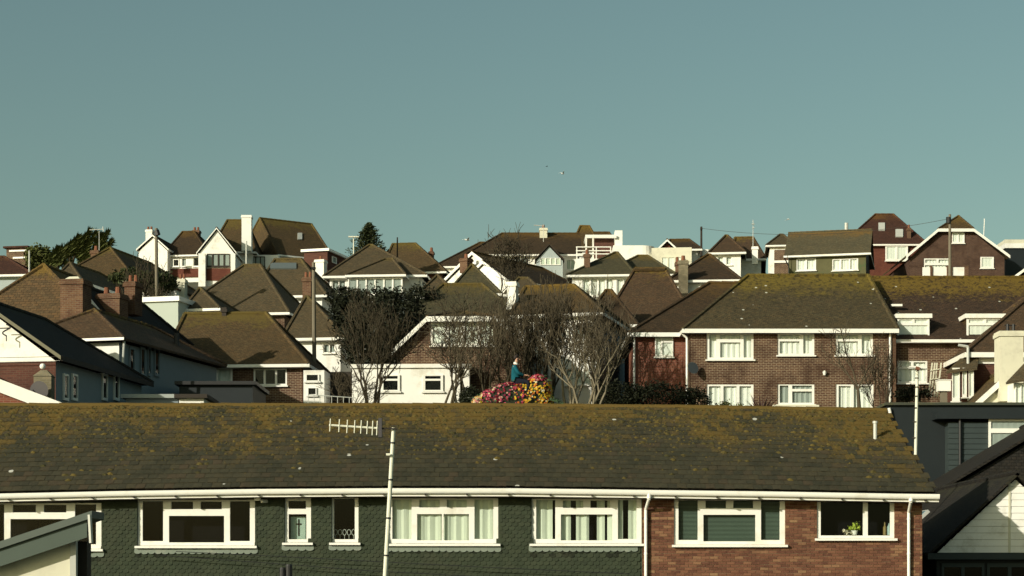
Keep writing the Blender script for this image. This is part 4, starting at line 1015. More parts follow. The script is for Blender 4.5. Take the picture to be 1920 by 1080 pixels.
    for k in range(6):
        t0, t1 = -math.pi / 2 + math.pi / 12 * k, -math.pi / 2 + math.pi / 12 * (k + 1)
        m.add([(b.x + r * math.cos(t0), r + r * math.sin(t0), 0), (b.x + r * math.cos(t1), r + r * math.sin(t1), 0), (b.x + r * math.cos(t1), r + r * math.sin(t1), c.z), (b.x + r * math.cos(t0), r + r * math.sin(t0), c.z)])
    m.add([(b.x + r, r, 0), (b.x + r, 6.5, 0), (b.x + r, 6.5, c.z), (b.x + r, r, c.z)]); m.box(b.x, b.x + r - .02, r, 6.5, 0, c.z - .01)
    h.part('wall', m, RENDER); h.block('column', 1153, 1167, 432, 462, .3, .9, RENDER)
    m = MB(); p = lambda x, y, v: h.p(x, y, v)
    for x in (1099, 1112):
        q, e = p(x - 1.5, 486, .1), p(x + 1.5, 441, .1); m.box(q.x, e.x, .1, .25, q.z, e.z)
    q, e = p(1097.5, 446, .08), p(1156, 441, .08); m.box(q.x, e.x, .08, .3, q.z, e.z); q, e = p(1097.5, 446, 3), p(1156, 441, 3); m.box(q.x, e.x, 2.8, 3, q.z, e.z)
    q, e = p(1097.5, 446, .08), p(1100.5, 441, .08); m.box(q.x, e.x, .3, 2.8, q.z + .01, e.z - .01); h.part('balcony_frame', m, UPVC)
    m = MB()
    for y in (462, 469, 475):
        q, e = p(1080, y + 1.8, 0), p(1146, y, 0); m.box(q.x, e.x, .02, .08, q.z, e.z)
    for x in (1080.5, 1117, 1144):
        q, e = p(x, 486, 0), p(x + 2, 462, 0); m.box(q.x, e.x, .021, .079, q.z, e.z)
    h.part('railing', m, UPVC); h.block('back_wall', 1115, 1152, 447, 490, 3.4, 2, BRICKD)
    h = House('green_roofed_house', 'green-grey twin hipped roof with white glazed front, right of centre', 1150, 126, -5)
    h.win(1092, 521, 1150, 556, L4, 'n'); h.win(1156, 521, 1182, 556, L2, 'n'); h.hip(1062, 1192, 516, 1153, 1158, 474, 4.2, RE, RENDER); h.hip(1122, 1268, 516, 1196, 1214, 480, 3.6, RE, RENDER, v=2.5); h.chim(1095, 1106, 477, 505, 1.2, CHIMB, 1, .5)
    h = House('brown_hipped_house', 'plain brown hipped roof with ochre ridge, left of the wide brick house', 1215, 104, -3); h.hip(1128, 1306, 607, 1190, 1247, 505, 4.4, RP, BRICKM)
    m = MB(); h.caps([(h.p(1190, 505, 4.2), h.p(1247, 505, 4.2))], RO, h.root, .14)
    h = House('dark_hipped_house', 'dark brown hip half hidden by twigs left of the plain brown hipped roof', 1140, 99, -5); h.hip(1085, 1196, 610, 1136, 1146, 545, 3.4, RK, BRICKM)
    h = House('dark_hipped_house', 'dark brown pyramid roof with mossy stone chimney above the wide brick house', 1335, 112, -5); h.hip(1250, 1390, 526, 1327, 1331, 478, 3.8, RK, RENDER); h.chim(1272, 1290, 489, 550, -.7, CHIMS, 1, .6); h.chim(1266, 1274, 492, 510, 1.0, CHIMB, 1, .4)
    h = House('red_gable_house', 'white house with small dark red gable, right of the modern house', 1262, 150, -6)
    h.gable((1231, 468), (1272, 468), (1251, 449), 7, RK, RENDER, gmat=TILEH, o=.3, vw=.14); a, b = h.p(1222, 467), h.p(1297, 467); m = MB(); m.box(a.x, b.x, -.5, 5, 0, a.z); h.part('front_room', m, CREAM); h.win(1240, 481, 1278, 508, L3, 'n', v=-.5, hole=False, mat=CREAM); h.flush(None, -.5)
    h.hip(1246, 1316, 468, 1256, 1292, 450, 3, RK, RENDER, v=1.5); a, b = h.p(1300, 468, 2), h.p(1338, 468, 2); m = MB(); m.box(a.x, b.x, 2, 5, 0, a.z); h.part('side_room', m, RENDER)
    h = House('brown_hipped_house', 'white house with brown twin hips, left of the green-walled house', 1370, 140, -7)
    h.win(1346, 481, 1356, 497, L1, 'n'); h.win(1362, 481, 1372, 497, L1, 'n'); h.hip(1328, 1398, 474, 1360, 1364, 442, 3.2, RP, RENDER); h.hip(1372, 1436, 486, 1378, 1412, 446, 3.2, RP, RENDER, v=3); h.chim(1410, 1421, 463, 495, 1.5, RENDER, 0, .5)
    h = House('small_hipped_house', 'small tan hip roof over white, half hidden left of the green-walled house', 1462, 168, -6); h.hip(1436, 1492, 460, 1462, 1468, 440, 2.6, RG, RENDER); h.block('lower_wall', 1452, 1478, 468, 530, -.6, .6, BRICKM, 0.0); h.block('band', 1450, 1478, 488, 493, -.7, .1, UPVC)
    h = House('green_walled_house', 'green tile-hung house with mossy straight roof and two white windows', 1550, 146, -13)
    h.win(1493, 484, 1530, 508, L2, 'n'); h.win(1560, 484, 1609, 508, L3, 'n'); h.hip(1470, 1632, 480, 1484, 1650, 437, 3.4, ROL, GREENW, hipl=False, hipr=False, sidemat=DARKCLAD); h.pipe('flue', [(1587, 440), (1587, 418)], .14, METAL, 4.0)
    h = House('red_roofed_house', 'steep dark red roof with two skylights behind the green-walled house', 1665, 172, 0)
    h.win(1660, 461, 1702, 489, L2, 'n', v=-.2, hole=False); h.hip(1578, 1740, 458, 1641, 1675, 402, 4, RR, TILEH); h.flush(None, -.2); a, b, r1 = h.p(1578, 458, -.35), h.p(1740, 458, -.35), h.p(1641, 402, 4)
    for x0, y0, x1, y1 in ((1647, 419, 1659, 433), (1679, 431, 1693, 445)): h.on_slope('roof_window', x0, y0, x1, y1, a, b, r1, METAL)
    h.chim(1702, 1708, 428, 455, .5, CHIMB, 1, .4)
    h = House('brick_gable_house', 'brick house with cut-off gable and white bargeboards at right on the hilltop', 1795, 148, 0)
    h.win(1732, 484, 1784, 520, LTT, 'n'); h.win(1838, 482, 1863, 503, L1, 'n'); h.win(1785, 434, 1808, 456, L2, 'n', hole=False); h.jerkin((1699, 479), (1894, 479), (1759, 429), (1826, 429), (1797, 405), 9, 2.6, RO, BRICKG)
    w = House('garden_wall', 'white panelled garden wall with brick piers below the cut-off brick gable', 1768, 145, 0, 'garden wall', None)
    for a, b in ((1730, 1744), (1749, 1775), (1786, 1808)): w.block('panel', a, b, 501, 530, 0, .1, UPVC, 0.0)
    for a, b in ((1744.5, 1748.5), (1775.5, 1785.5), (1808.5, 1816)): w.block('pier', a, b, 498, 530, -.1, .4, CHIMB, 0.0)
    h = House('flat_roofed_house', 'dark flat-roofed house with white band at far right on the hilltop', 1930, 156, 0); h.block('wall', 1886, 2030, 465, 560, 0, 6, DARKCLAD, 0.0); h.block('fascia', 1884, 2032, 456, 465, -.15, 6.2, UPVC); h.block('roof', 1884, 2032, 449, 455.8, -.1, 6, CREAM)
    h = House('gabled_bungalow', 'brown gabled roof with white bargeboard at right edge, below the flat-roofed house', 1945, 136, -8); h.gable((1889, 527), (2005, 527), (1947, 484), 7, RB, BRICKM)
hillside()

# ------------------------------------------------------------------ trees and shrubs
def bare_tree(name, label, px, Y, top, wpx, seed, stems=4, trunk=TWIG, twig=TWIG, lean=0.0, dens=1.0, tw=.010, cat='tree', group='bare trees on the hillside'):
    r_ = random.Random(seed); segs = ([], [], [])
    def grow(p, d, ln, r, lev):
        n = 3 if lev < 3 else 2
        for i in range(n):
            w = .15 + .075 * lev
            d = (d + Vector((r_.gauss(0, w), r_.gauss(0, w), r_.gauss(0, w * .5) + (.06 if lev > 1 else .05)))).normalized(); q = p + d * (ln / n); r2 = r * (.86 if lev < 3 else .7)
            segs[0 if lev < 2 else (1 if lev < 3 else 2)].append((p, q, r, r2)); p, r = q, r2
            if lev >= 1 and lev < 4 and r_.random() < (.7 if lev < 3 else .8) * dens:
                e = (d + Vector((r_.gauss(0, .6), r_.gauss(0, .6), r_.gauss(.15, .3)))).normalized(); grow(p, e, ln * r_.uniform(.45, .75), r * .55, lev + 1)
        if lev < 4:
            for k in range(2 if lev else 3):
                e = (d + Vector((r_.gauss(0, .42), r_.gauss(0, .42), r_.gauss(.1, .2)))).normalized(); grow(p, e, ln * r_.uniform(.62, .85), r * .66, lev + 1)
    for k in range(stems):
        a = 2 * math.pi * k / stems + r_.random(); sp = r_.uniform(.15, .6) if stems > 1 else .08
        grow(Vector((math.cos(a) * .12 * (stems > 1), math.sin(a) * .12, 0)), Vector((math.cos(a) * sp + lean, math.sin(a) * sp, 1)).normalized(), 1.5, .075 if stems > 1 else .12, 0)
    z0 = gz(Y, (px - 960) / F * Y) - .1; H = (H0 - top) / F * Y - z0; Wd = wpx / F * Y
    pts = [q for g in segs for _, q, _, _ in g]
    xs = sorted(q.x for q in pts); zs = sorted(q.z for q in pts)
    sx = Wd / (xs[int(len(xs) * .985)] - xs[int(len(xs) * .015)]); sz = H / zs[int(len(zs) * .99)]
    f = lambda v: Vector((v.x * sx, v.y * min(sx, sz), v.z * sz))
    t = empty(name, ((px - 960) / F * Y, Y, z0), label, cat, 0, group)
    for g, nm, m, n in zip((segs[0] + segs[1], segs[2]), ('trunk', 'crown'), (trunk, twig), (6, 3)):
        mb = MB()
        for a, b, r0, r1 in g:
            k = max(.45, min(1, (sx + sz) / 2)); mb.tube(f(a), f(b), max(r0 * k, tw if nm == 'crown' else .014), max(r1 * k, tw * .7), n, False)
        mb.build(nm, m, t, uv=None, kind='stuff' if nm == 'crown' else None)
    return t

def leaves(mb, c, rad, n, size, r_, flat=.5, clump=14):
    for i in range(max(1, n // clump)):
        while True:
            v = Vector((r_.uniform(-1, 1), r_.uniform(-1, 1), r_.uniform(-1, 1)))
            if .3 < v.length < 1: break
        v *= r_.uniform(.8, 1.06) / max(.62, v.length) if r_.random() < .7 else 1
        cc = c + Vector((v.x * rad[0], v.y * rad[1], v.z * rad[2])); cr = .22 * min(rad) + size * 1.5
        for j in range(clump):
            p = cc + Vector((r_.gauss(0, cr * .5), r_.gauss(0, cr * .5), r_.gauss(0, cr * .4)))
            d = Vector((r_.gauss(0, 1), r_.gauss(0, 1), r_.gauss(.2, .7))).normalized(); e = d.orthogonal().normalized(); e = (e * math.cos(j) + d.cross(e) * math.sin(j)); s_ = size * r_.uniform(.6, 1.3)
            mb.add([p - d * s_, p + e * s_ * flat, p + d * s_, p - e * s_ * flat])

def bush(name, label, blobs, mat, n, size, seed, cat='shrub', group=None, stem=True):
    """blobs: (px, row, Y, rx px, rz px)"""
    r_ = random.Random(seed); px, py, Y = blobs[0][:3]; x0 = (px - 960) / F * Y; z0 = gz(Y, x0) - .1
    t = empty(name, (x0, Y, z0), label, cat, 0, group); mb = MB(); o = t.location; st = MB()
    tot = sum(b[3] * b[4] for b in blobs)
    for bx, by, bY, rx, rz in blobs:
        c = W(bx, by, bY); k = bY / F; leaves(mb, c, (rx * k, max(.5, rx * k * .7), rz * k), int(n * rx * rz / tot), size, r_)
        for j in range(3): st.tube(Vector((c.x + r_.uniform(-.2, .2), bY, z0)), c + Vector((r_.uniform(-.5, .5) * rx * k, r_.uniform(-.3, .3), r_.uniform(-.2, .5) * rz * k)), .05, .02, 5)
    mb.build('foliage', mat, t, o, uv=None); st.build('stem', TWIGD, t, o, uv=None); return t

def trees():
    bare_tree('bare_tree', 'dark multi-stemmed bare tree left of the white extension', 700, 79, 552, 150, 3, 5, TWIGD, TWIGD, tw=.011)
    bare_tree('bare_tree', 'slim bare tree in front of the white extension and its windows', 835, 78.5, 590, 105, 5, 3, TWIG, TWIG, dens=.7)
    bare_tree('bare_tree', 'bare tree just left of the seated person', 922, 79, 556, 110, 8, 4, TWIGD, TWIG)
    bare_tree('bare_tree', 'tall dense bare tree just right of the seated person', 1000, 80, 540, 105, 11, 5, TWIGD, TWIGD, tw=.011)
    bare_tree('bare_tree', 'pale-trunked bare tree leaning right toward the wide brick house', 1098, 77.5, 592, 165, 21, 5, BARKL, TWIG, lean=.2, dens=.72, tw=.009)
    bare_tree('bare_tree', 'open bare tree in front of the white wall of the orange-roofed house', 1068, 81, 552, 115, 66, 5, BARKL, TWIG, dens=.85)
    bare_tree('bare_tree', 'dark brushy bare tree behind the rider, before the brick gable', 960, 83, 560, 120, 51, 6, TWIGD, TWIGD, tw=.013)
    bare_tree('bare_tree', 'dark brushy bare tree before the white chimney and orange roof', 1030, 84, 536, 110, 52, 6, TWIGD, TWIGD, tw=.013)
    bare_tree('bare_tree', 'dark brushy bare tree by the shaded side of the orange-roofed house', 1120, 84, 570, 110, 53, 6, TWIGD, TWIGD, tw=.013)
    bare_tree('bare_tree', 'twiggy bare tree over the white extension roof and olive hip', 870, 82.5, 548, 130, 54, 4, TWIG, TWIGD, tw=.012)
    bare_tree('bare_tree', 'small bare tree in front of the wide brick house windows', 1612, 80, 598, 110, 77, 1, TWIG, TWIGD, dens=1.0)
    bare_tree('bare_tree', 'dark bare bush beside the right downpipe of the wide brick house', 1655, 80.5, 650, 70, 29, 4, TWIGD, TWIGD, dens=.8)
    bare_tree('bare_tree', 'small bare tree against the skyline before the long dark roof', 945, 123, 436, 90, 31, 3, TWIGD, TWIGD, tw=.018)
    bare_tree('bare_tree', 'twiggy bare tree over the dark roof left of the grey box house', 285, 104, 492, 110, 37, 4, TWIGD, TWIGD, tw=.016)
    bare_tree('bare_tree', 'thin bare sapling in front of the green-grey twin roof', 1122, 100, 525, 60, 41, 3, TWIG, TWIG, dens=.6, tw=.012)
    bare_tree('bare_tree', 'low bare shrub at the foot of the brown-roofed house porch', 640, 78, 690, 110, 43, 4, TWIG, TWIG, dens=.6)
    bush('evergreen_shrubs', 'large dark evergreen mass below the conservatory', [(705, 640, 91, 62, 75), (660, 590, 92, 40, 45), (745, 585, 93, 48, 42), (700, 570, 94, 50, 28), (640, 560, 97, 28, 22), (790, 560, 98, 30, 24)], LEAFD, 22000, .085, 2, 'shrubs')
    bush('hedge', 'dark hedge along the left front of the wide brick house', [(1235, 745, 80.5, 70, 24), (1165, 745, 80.5, 40, 26), (1300, 750, 80.5, 30, 20)], LEAFD, 6000, .07, 5, 'hedge')
    bush('shrub', 'low green shrub under the left lower window of the wide brick house', [(1355, 765, 81, 14, 12), (1385, 767, 81, 12, 10)], LEAFG, 900, .06, 6)
    bush('hedge', 'clipped dark green hedge left of the flower mound', [(880, 752, 71, 18, 24)], LEAFD, 2600, .05, 7, 'hedge')
    bush('ivy', 'ivy and bramble over the dark hip left of the grey box house', [(285, 530, 105, 42, 18), (240, 520, 106, 30, 14)], LEAFH, 3200, .10, 8, 'ivy')
    bush('shrub', 'pale green bush at far left under the windswept trees', [(75, 485, 130, 22, 20), (62, 480, 131, 10, 14)], LEAFG, 2400, .13, 9)
    bush('shrub', 'dark shrub strip behind the blue-grey building roof', [(1710, 738, 82, 34, 12)], LEAFD, 1200, .07, 10)
    # windswept evergreens
    r_ = random.Random(17)
    for lab, tufts in (('large windswept evergreen leaning right at far left skyline', [(108, 495, 118, 482, 26), (122, 488, 146, 446, 20), (140, 480, 168, 434, 13), (110, 485, 134, 458, 18), (150, 488, 178, 440, 12), (98, 492, 108, 470, 16), (150, 494, 172, 474, 18), (132, 480, 158, 450, 14)]), ('small windswept evergreen tuft beside the thin skyline aerial', [(183, 470, 200, 440, 13), (190, 470, 206, 456, 10), (180, 468, 190, 444, 9)])):
        Y = 129; px = tufts[0][0]; t = empty('windswept_tree', ((px - 960) / F * Y, Y, gz(Y)), lab, 'tree'); mb = MB(); st = MB(); o = t.location
        for x0, y0, x1, y1, w in tufts:
            a, b = W(x0, y0, Y), W(x1, y1, Y); k = Y / F; st.tube(Vector((o.x + r_.uniform(-.3, .3), Y, o.z)), a, .12, .08, 6); st.tube(a, b, .08, .02, 5)
            for i in range(95):
                q = r_.random(); p = a.lerp(b, q) + Vector((r_.gauss(0, 1), r_.gauss(0, 1), r_.gauss(0, 1))) * (w * k * .30 * (1.12 - q)); d0 = (b - a).normalized()
                for j in range(7):
                    d = (d0 + Vector((r_.gauss(0, .35), r_.gauss(0, .35), r_.gauss(0, .3)))).normalized(); e = d.orthogonal().normalized(); s_ = r_.uniform(.14, .34); p2 = p + d * r_.uniform(0, .3)
                    mb.add([p2 - d * s_, p2 + e * .05, p2 + d * s_, p2 - e * .05])
        mb.build('crown', LEAFG, t, o, uv=None); st.build('trunk', TWIGD, t, o, uv=None)
    # conifer
    Y = 138; t = empty('conifer_tree', ((690 - 960) / F * Y, Y, gz(Y)), 'dark pointed conifer behind the conservatory house', 'tree'); o = t.location; mb = MB(); st = MB(); top = W(692, 418, Y); st.tube(o, top, .16, .02, 6)
    for i in range(15):
        q = i / 14; z = top.z - .1 - q * 3.3; rr = .15 + 1.7 * q ** .85
        for k in range(11):
            a = k * .57 + i * 1.3; ln = rr * r_.uniform(.65, 1.2); tip = Vector((top.x + math.cos(a) * ln, Y + math.sin(a) * ln, z - .1 + .35 * ln)); c = Vector((top.x, Y, z)); st.tube(c, tip, .02, .008, 3, False)
            for j in range(26):
                p = c.lerp(tip, r_.uniform(.1, 1.05)) + Vector((r_.gauss(0, .07), r_.gauss(0, .07), r_.gauss(0, .06))); d = ((tip - c).normalized() + Vector((r_.gauss(0, .5), r_.gauss(0, .5), r_.gauss(.2, .4)))).normalized(); e = d.orthogonal().normalized(); s_ = r_.uniform(.08, .17); mb.add([p - d * s_, p + e * .04, p + d * s_, p - e * .04])
    mb.build('crown', LEAFC, t, o, uv=None); st.build('trunk', TWIGD, t, o, uv=None)
    # spiky plant
    Y = 81.3; t = empty('spiky_plant', W(1428, 790, Y), 'dark purple spiky plant under the brick house windows', 'plant'); o = t.location
    for k in range(70):
        a = r_.uniform(0, math.pi * 2); el = r_.uniform(.25, 1.3); ln = r_.uniform(.8, 1.45); c = o + Vector((0, 0, .1)); d = Vector((math.cos(a) * math.cos(el), math.sin(a) * math.cos(el), math.sin(el))); e = Vector((-math.sin(a), math.cos(a), 0)) * .035; m = MB()
        mid = c + d * ln * .6; tip = c + d * ln + Vector((0, 0, -.12)); m.add([c - e, c + e, mid + e * .8, mid - e * .8]); m.add([mid - e * .8, mid + e * .8, tip]); m.build('leaf', LEAFP, t, o, uv=None)
LEAFP = leaf_mat('purple_leaves', (.035, .018, .020))
trees()

# ------------------------------------------------------------------ poles, aerials, small things
def poles():
    def pole(name, label, px, top, Y, r, mat, cat, lean=0, extra=None, bottom=None, arms=()):
        x0 = (px + lean - 960) / F * Y; t = empty(name, (x0, Y, gz(Y, x0) - .2), label, cat); o = t.location; mb = MB(); tp = W(px, top, Y); mb.tube(o, tp, r * .85, r * .62, 10); mb.build('pole', mat, t, o)
        for (ax0, ay0, ax1, ay1, ar, am) in arms: m = MB(); m.tube(W(ax0, ay0, Y - .12), W(ax1, ay1, Y - .12), ar, n=6); m.build('arm', am, t, o)
        return t
    g = 'telegraph_pole'
    pole(g, 'wooden telegraph pole in front of the white cottage gable, left', 293, 428, 103, .13, POLEW, 'telegraph pole', 2, arms=[(293, 432, 296, 441, .16, BLACK)])
    pole(g, 'tall mossy telegraph pole beside the tan pyramid roof', 588, 492, 91, .13, POLEW, 'telegraph pole', 2, arms=[(584, 503, 592, 503, .06, BLACK)])
    pole(g, 'telegraph pole in front of the cut-off brick gable', 1781, 402, 141, .15, POLEW, 'telegraph pole', 0, arms=[(1778, 407, 1778, 418, .16, BLACK), (1776, 412, 1786, 412, .05, BLACK)])
    pole(g, 'thin dark telegraph pole on the skyline right of the modern house', 1315, 425, 151, .13, DARKWOOD, 'telegraph pole', 0, arms=[(1313, 429, 1317, 429, .1, DARKWOOD)])
    pole('lamp_post', 'slim pale post at far left before the flat-roofed house', 55, 470, 118, .08, METAL, 'post')
    pole('lamp_post', 'slim grey post in front of the steep brown hilltop roof', 462, 452, 149, .09, METAL, 'post')
    pole('lamp_post', 'slim dark post behind the conservatory house', 745, 445, 140, .08, DARKWOOD, 'post')
    pole('aerial', 'white T-shaped aerial beside the dark conifer', 663, 444, 134, .06, MAST, 'aerial', arms=[(653, 444, 673, 444, .05, MAST)])
    pole('aerial', 'thin aerial above the windswept trees at far left', 186, 432, 127, .035, METAL, 'aerial', arms=[(168, 431, 194, 430, .03, METAL), (193, 425, 194, 434, .03, METAL)])
    pole('aerial', 'thin aerial above the brown twin hips on the skyline', 1412, 412, 143.5, .035, METAL, 'aerial', arms=[(1409, 420, 1415, 420, .03, METAL), (1410, 428, 1415, 427, .03, METAL)])
    pole('aerial', 'slanting white aerial on the cut-off brick gable roof', 1846, 410, 150, .05, UPVC, 'aerial', -6)
    pole('aerial', 'horizontal aerial over the long dark roof chimney', 1019, 421, 160.5, .035, METAL, 'aerial', arms=[(1001, 422, 1020, 424, .035, METAL)])
    # big aerial in front of the terrace
    Y = 36.0; x0 = (713 - 960) / F * Y; t = empty('aerial_mast', (x0, Y, -2.7), 'tall leaning pale mast with comb-shaped aerial in front of the terrace', 'aerial'); o = t.location
    A, B = W(738, 802, Y), W(722, 1080, Y); d = (B - A); foot = A + d * ((A.z + 2.7) / -d.z); mb = MB(); mb.tube(foot, A, .046, .038, 10); mb.build('mast', MAST, t, o)
    at = lambda row: A + d * ((W(0, row, Y).z - A.z) / d.z)
    for row in (829, 898, 970, 1040, 1108):
        m = MB(); p = at(row); q = at(row + 3); m.tube(p, q, .050, .050, 10); m.build('strap', BLACK, t, o)
    m = MB(); m.tube(W(617, 797, Y - .08), W(709, 803, Y - .08), .020, n=6); bm = m.build('boom', MAST, t, o)
    m = MB(); m.tube(W(708, 803, Y - .08), W(745, 804, Y - .08), .015, n=6); m.build('boom', DARKWOOD, t, o)
    for i, (x, a, b) in enumerate(((619, 785, 809), (636, 786, 810), (651, 787, 812), (665, 788, 812), (677, 788, 813), (688.5, 789, 814), (698.5, 789, 816), (707, 789, 816))):
        m = MB(); m.tube(W(x + .7, a, Y - .1), W(x - .7, b, Y - .1), .011, n=6); m.build('element', MAST, bm, o)
    m = MB(); a, b = W(709.5, 820, Y - .1), W(716, 784, Y - .1); m.box(a.x, b.x, Y - .13, Y + .07, a.z, b.z); m.build('reflector', plain('reflector_grey', (.06, .055, .06), .6), t, o)
    m = MB(); p = W(729, 852, Y - .08); m.box(p.x - .05, p.x + .02, p.y - .02, p.y + .02, p.z - .02, p.z + .02); m.build('junction_box', MAST, t, o)
    Y = 61.5; t = empty('aerial_mast', W(1709, 1240, Y), 'pale mast with cross-bar aerial rising right of the mossy roof end', 'aerial'); o = t.location; o.z = -2.7; mb = MB(); mb.tube(o, W(1720, 692, Y), .06, .05, 10); mb.build('mast', MAST, t, o)
    for row in (708, 725, 742, 764, 790, 820): 
        m = MB(); x = 1720 - (row - 692) * .045; m.tube(W(x, row, Y), W(x - .1, row + 2, Y), .064, n=10); m.build('strap', DARKWOOD, t, o)
    m = MB(); m.tube(W(1702, 689, Y - .1), W(1738, 692, Y - .1), .022, n=6); bm = m.build('boom', METAL, t, o)
    for x in (1704, 1711, 1728, 1736):
        m = MB(); m.tube(W(x, 691, Y - .4), W(x, 691, Y + .3), .012, n=5); m.build('element', METAL, bm, o)
    m = MB(); m.tube(W(1717, 690, Y - .12), W(1724, 692, Y - .12), .06, n=8); m.build('junction_box', POTS, t, o)
    # cables
    for lab, pts in (('upper thin black cable slung across the green hung tiles', [(330, 1034), (480, 1041), (690, 1052), (900, 1063), (1180, 1076)]), ('lower thin black cable slung across the green hung tiles', [(300, 1041), (440, 1051), (690, 1070), (880, 1080), (1100, 1091)])):
        mb = MB(); q = [W(x, y, 51.1) for x, y in pts]
        for a, b in zip(q, q[1:]): mb.tube(a, b, .009, n=5, cap=False)
        tag(mb.build('cable', BLACK, None), lab, 'cable')
    mb = MB(); a, b = W(1780, 410, 141), W(1315, 428, 151); q = [a.lerp(b, i / 16) - Vector((0, 0, 3.2 * (i / 16) * (1 - i / 16))) for i in range(17)]
    for u, v in zip(q, q[1:]): mb.tube(u, v, .016, n=4, cap=False)
    tag(mb.build('cable', DARKWOOD, None), 'thin overhead wire running left from the brick gable telegraph pole', 'cable')
    # trellis, white box, railing
    Y = 82.6; t = empty('trellis', W(1752, 800, Y), 'fan-shaped pale slatted trellis leaning by the dormer house', 'trellis'); o = t.location
    for x0, x1 in ((1741, 1748), (1746, 1753), (1752, 1757), (1757, 1765)):
        m = MB(); a, b = W(x0, 745, Y), W(x1, 680, Y - .1); m.hexa([a + Vector((-.03, 0, 0)), a + Vector((.03, 0, 0)), a + Vector((.03, .03, 0)), a + Vector((-.03, .03, 0))], [b + Vector((-.03, 0, 0)), b + Vector((.03, 0, 0)), b + Vector((.03, .03, 0)), b + Vector((-.03, .03, 0))]); m.build('slat', CREAM, t, o)
    for r0 in (695, 712):
        m = MB(); a, b = W(1744, r0, Y - .1), W(1762, r0 - 3, Y - .1); m.tube(a, b, .025, n=5); m.build('crossbar', CREAM, t, o)
    Y = 78.5; t = empty('bird_box', W(1771, 790, Y), 'square white box on a brown stand by the red brick bay', 'box'); o = t.location
    m = MB(); a, b = W(1760, 733, Y), W(1783, 713, Y); m.box(a.x, b.x, Y, Y + .45, a.z, b.z); m.box(a.x - .03, b.x + .03, Y - .03, Y + .48, b.z, b.z + .03); m.build('box', UPVC, t, o)
    m = MB(); a, b = W(1766, 790, Y), W(1777, 733, Y); m.box(a.x, b.x, Y + .1, Y + .35, a.z, b.z - .003); m.build('stand', POLEW, t, o)
    Y = 77; t = empty('railing', W(620, 790, Y), 'thin pale wire railing in front of the brown-roofed house porch', 'railing'); o = t.location
    m = MB(); m.tube(W(577, 740, Y), W(667, 746, Y), .018, n=5); m.build('rail', METAL, t, o)
    for k in range(9):
        m = MB(); x = 578 + k * 11; m.tube(W(x, 792, Y), W(x, 740 + k * .7, Y), .014, n=5); m.build('post', METAL, t, o)
    # birds
    for name, lab, px, py, Y, ln, mt, fl in (('gull', 'white gull high in the sky, above the modern house', 1055, 326, 140, .28, RENDER, .9), ('gull', 'white gull low over the nested white gables', 876, 450, 118, .34, RENDER, .5), ('gull', 'white gull on the right, over the small tan hip roof', 1478, 411, 140, .26, RENDER, -.3), ('bird', 'tiny dark bird up beside the high white gull', 1025, 312, 190, .22, DARKWOOD, .25)):
        t = empty(name, W(px, py, Y), lab, 'bird'); m = MB(); prof = [(-.5, .02), (-.38, .06), (-.15, .13), (.1, .15), (.3, .11), (.4, .075), (.47, .07), (.53, .02)]
        for (a, ra), (b, rb) in zip(prof, prof[1:]): m.tube((a * ln, 0, 0), (b * ln, 0, 0), ra * ln, rb * ln, 8, False)
        m.add([(-.7 * ln, -.12 * ln, 0), (-.7 * ln, .12 * ln, 0), (-.42 * ln, .04 * ln, 0), (-.42 * ln, -.04 * ln, 0)]); m.build('body', mt, t)
        for s_ in (-1, 1):
            m = MB(); w1 = [(.2, .1, .04), (-.15, .1, .04), (-.22, .65, .04 + fl * .45), (.12, .65, .04 + fl * .5)]; w2 = [(.12, .65, .04 + fl * .5), (-.22, .65, .04 + fl * .45), (-.35, 1.3, fl * .55)]
            m.hexa([(x * ln, s_ * y * ln, (z - .02) * ln) for x, y, z in w1], [(x * ln, s_ * y * ln, z * ln) for x, y, z in w1]); m.hexa([(x * ln, s_ * y * ln, (z - .015) * ln) for x, y, z in w2], [(x * ln, s_ * y * ln, z * ln) for x, y, z in w2]); m.build('wing', mt, t)
        t.rotation_euler = (0, -.1, .5)
    # things on the kitchen sill of the terrace
    Y = YW + .24
    def lathe(name, label, cat, px, py, prof, mat, extra=None):
        t = empty(name, W(px, py, Y), label, cat); m = MB()
        for (a, ra), (b, rb) in zip(prof, prof[1:]): m.tube((0, 0, a), (0, 0, b), ra, rb, 10, True)
        m.build('body', mat, t); return t
    lathe('bottle', 'brown bottle on the sill inside the right-hand kitchen window', 'bottle', 1659, 1003, [(0, .05), (.2, .05), (.26, .02), (.34, .018)], plain('brown_glass', (.20, .14, .05), .3))
    lathe('bottle', 'pale blue bottle beside the brown bottle in the kitchen window', 'bottle', 1667, 1003, [(0, .05), (.22, .05), (.27, .02), (.31, .02)], plain('pale_blue', (.30, .42, .42), .3))
    t = empty('plant_pot', W(1602, 1003, Y), 'white and lime-green potted plant in the kitchen window', 'potted plant'); m = MB(); m.tube((0, 0, 0), (0, 0, .12), .07, .09, 12); m.build('pot', UPVC, t); mb = MB(); r_ = random.Random(3); leaves(mb, Vector((0, 0, .2)), (.14, .1, .1), 90, .05, r_, .5, 6); mb.build('foliage', leaf_mat('lime_leaves', (.25, .34, .05)), t, uv=None); mb = MB(); leaves(mb, Vector((-.15, 0, .06)), (.14, .08, .06), 60, .045, r_, .6, 6); mb.build('white_foliage', leaf_mat('white_leaves', (.6, .62, .55)), t, uv=None)
    t = empty('window_panel', W(560, 1013, Y), 'pale teal cloth panel with dark cross in the narrow terrace window', 'cloth panel'); a, b = W(545, 1012, Y), W(573, 968, Y); m = MB(); m.box(a.x - t.location.x, b.x - t.location.x, -.01, .01, 0, b.z - a.z); m.build('cloth', plain('teal_cloth', (.36, .46, .40), .9, .3, .05, 14), t)
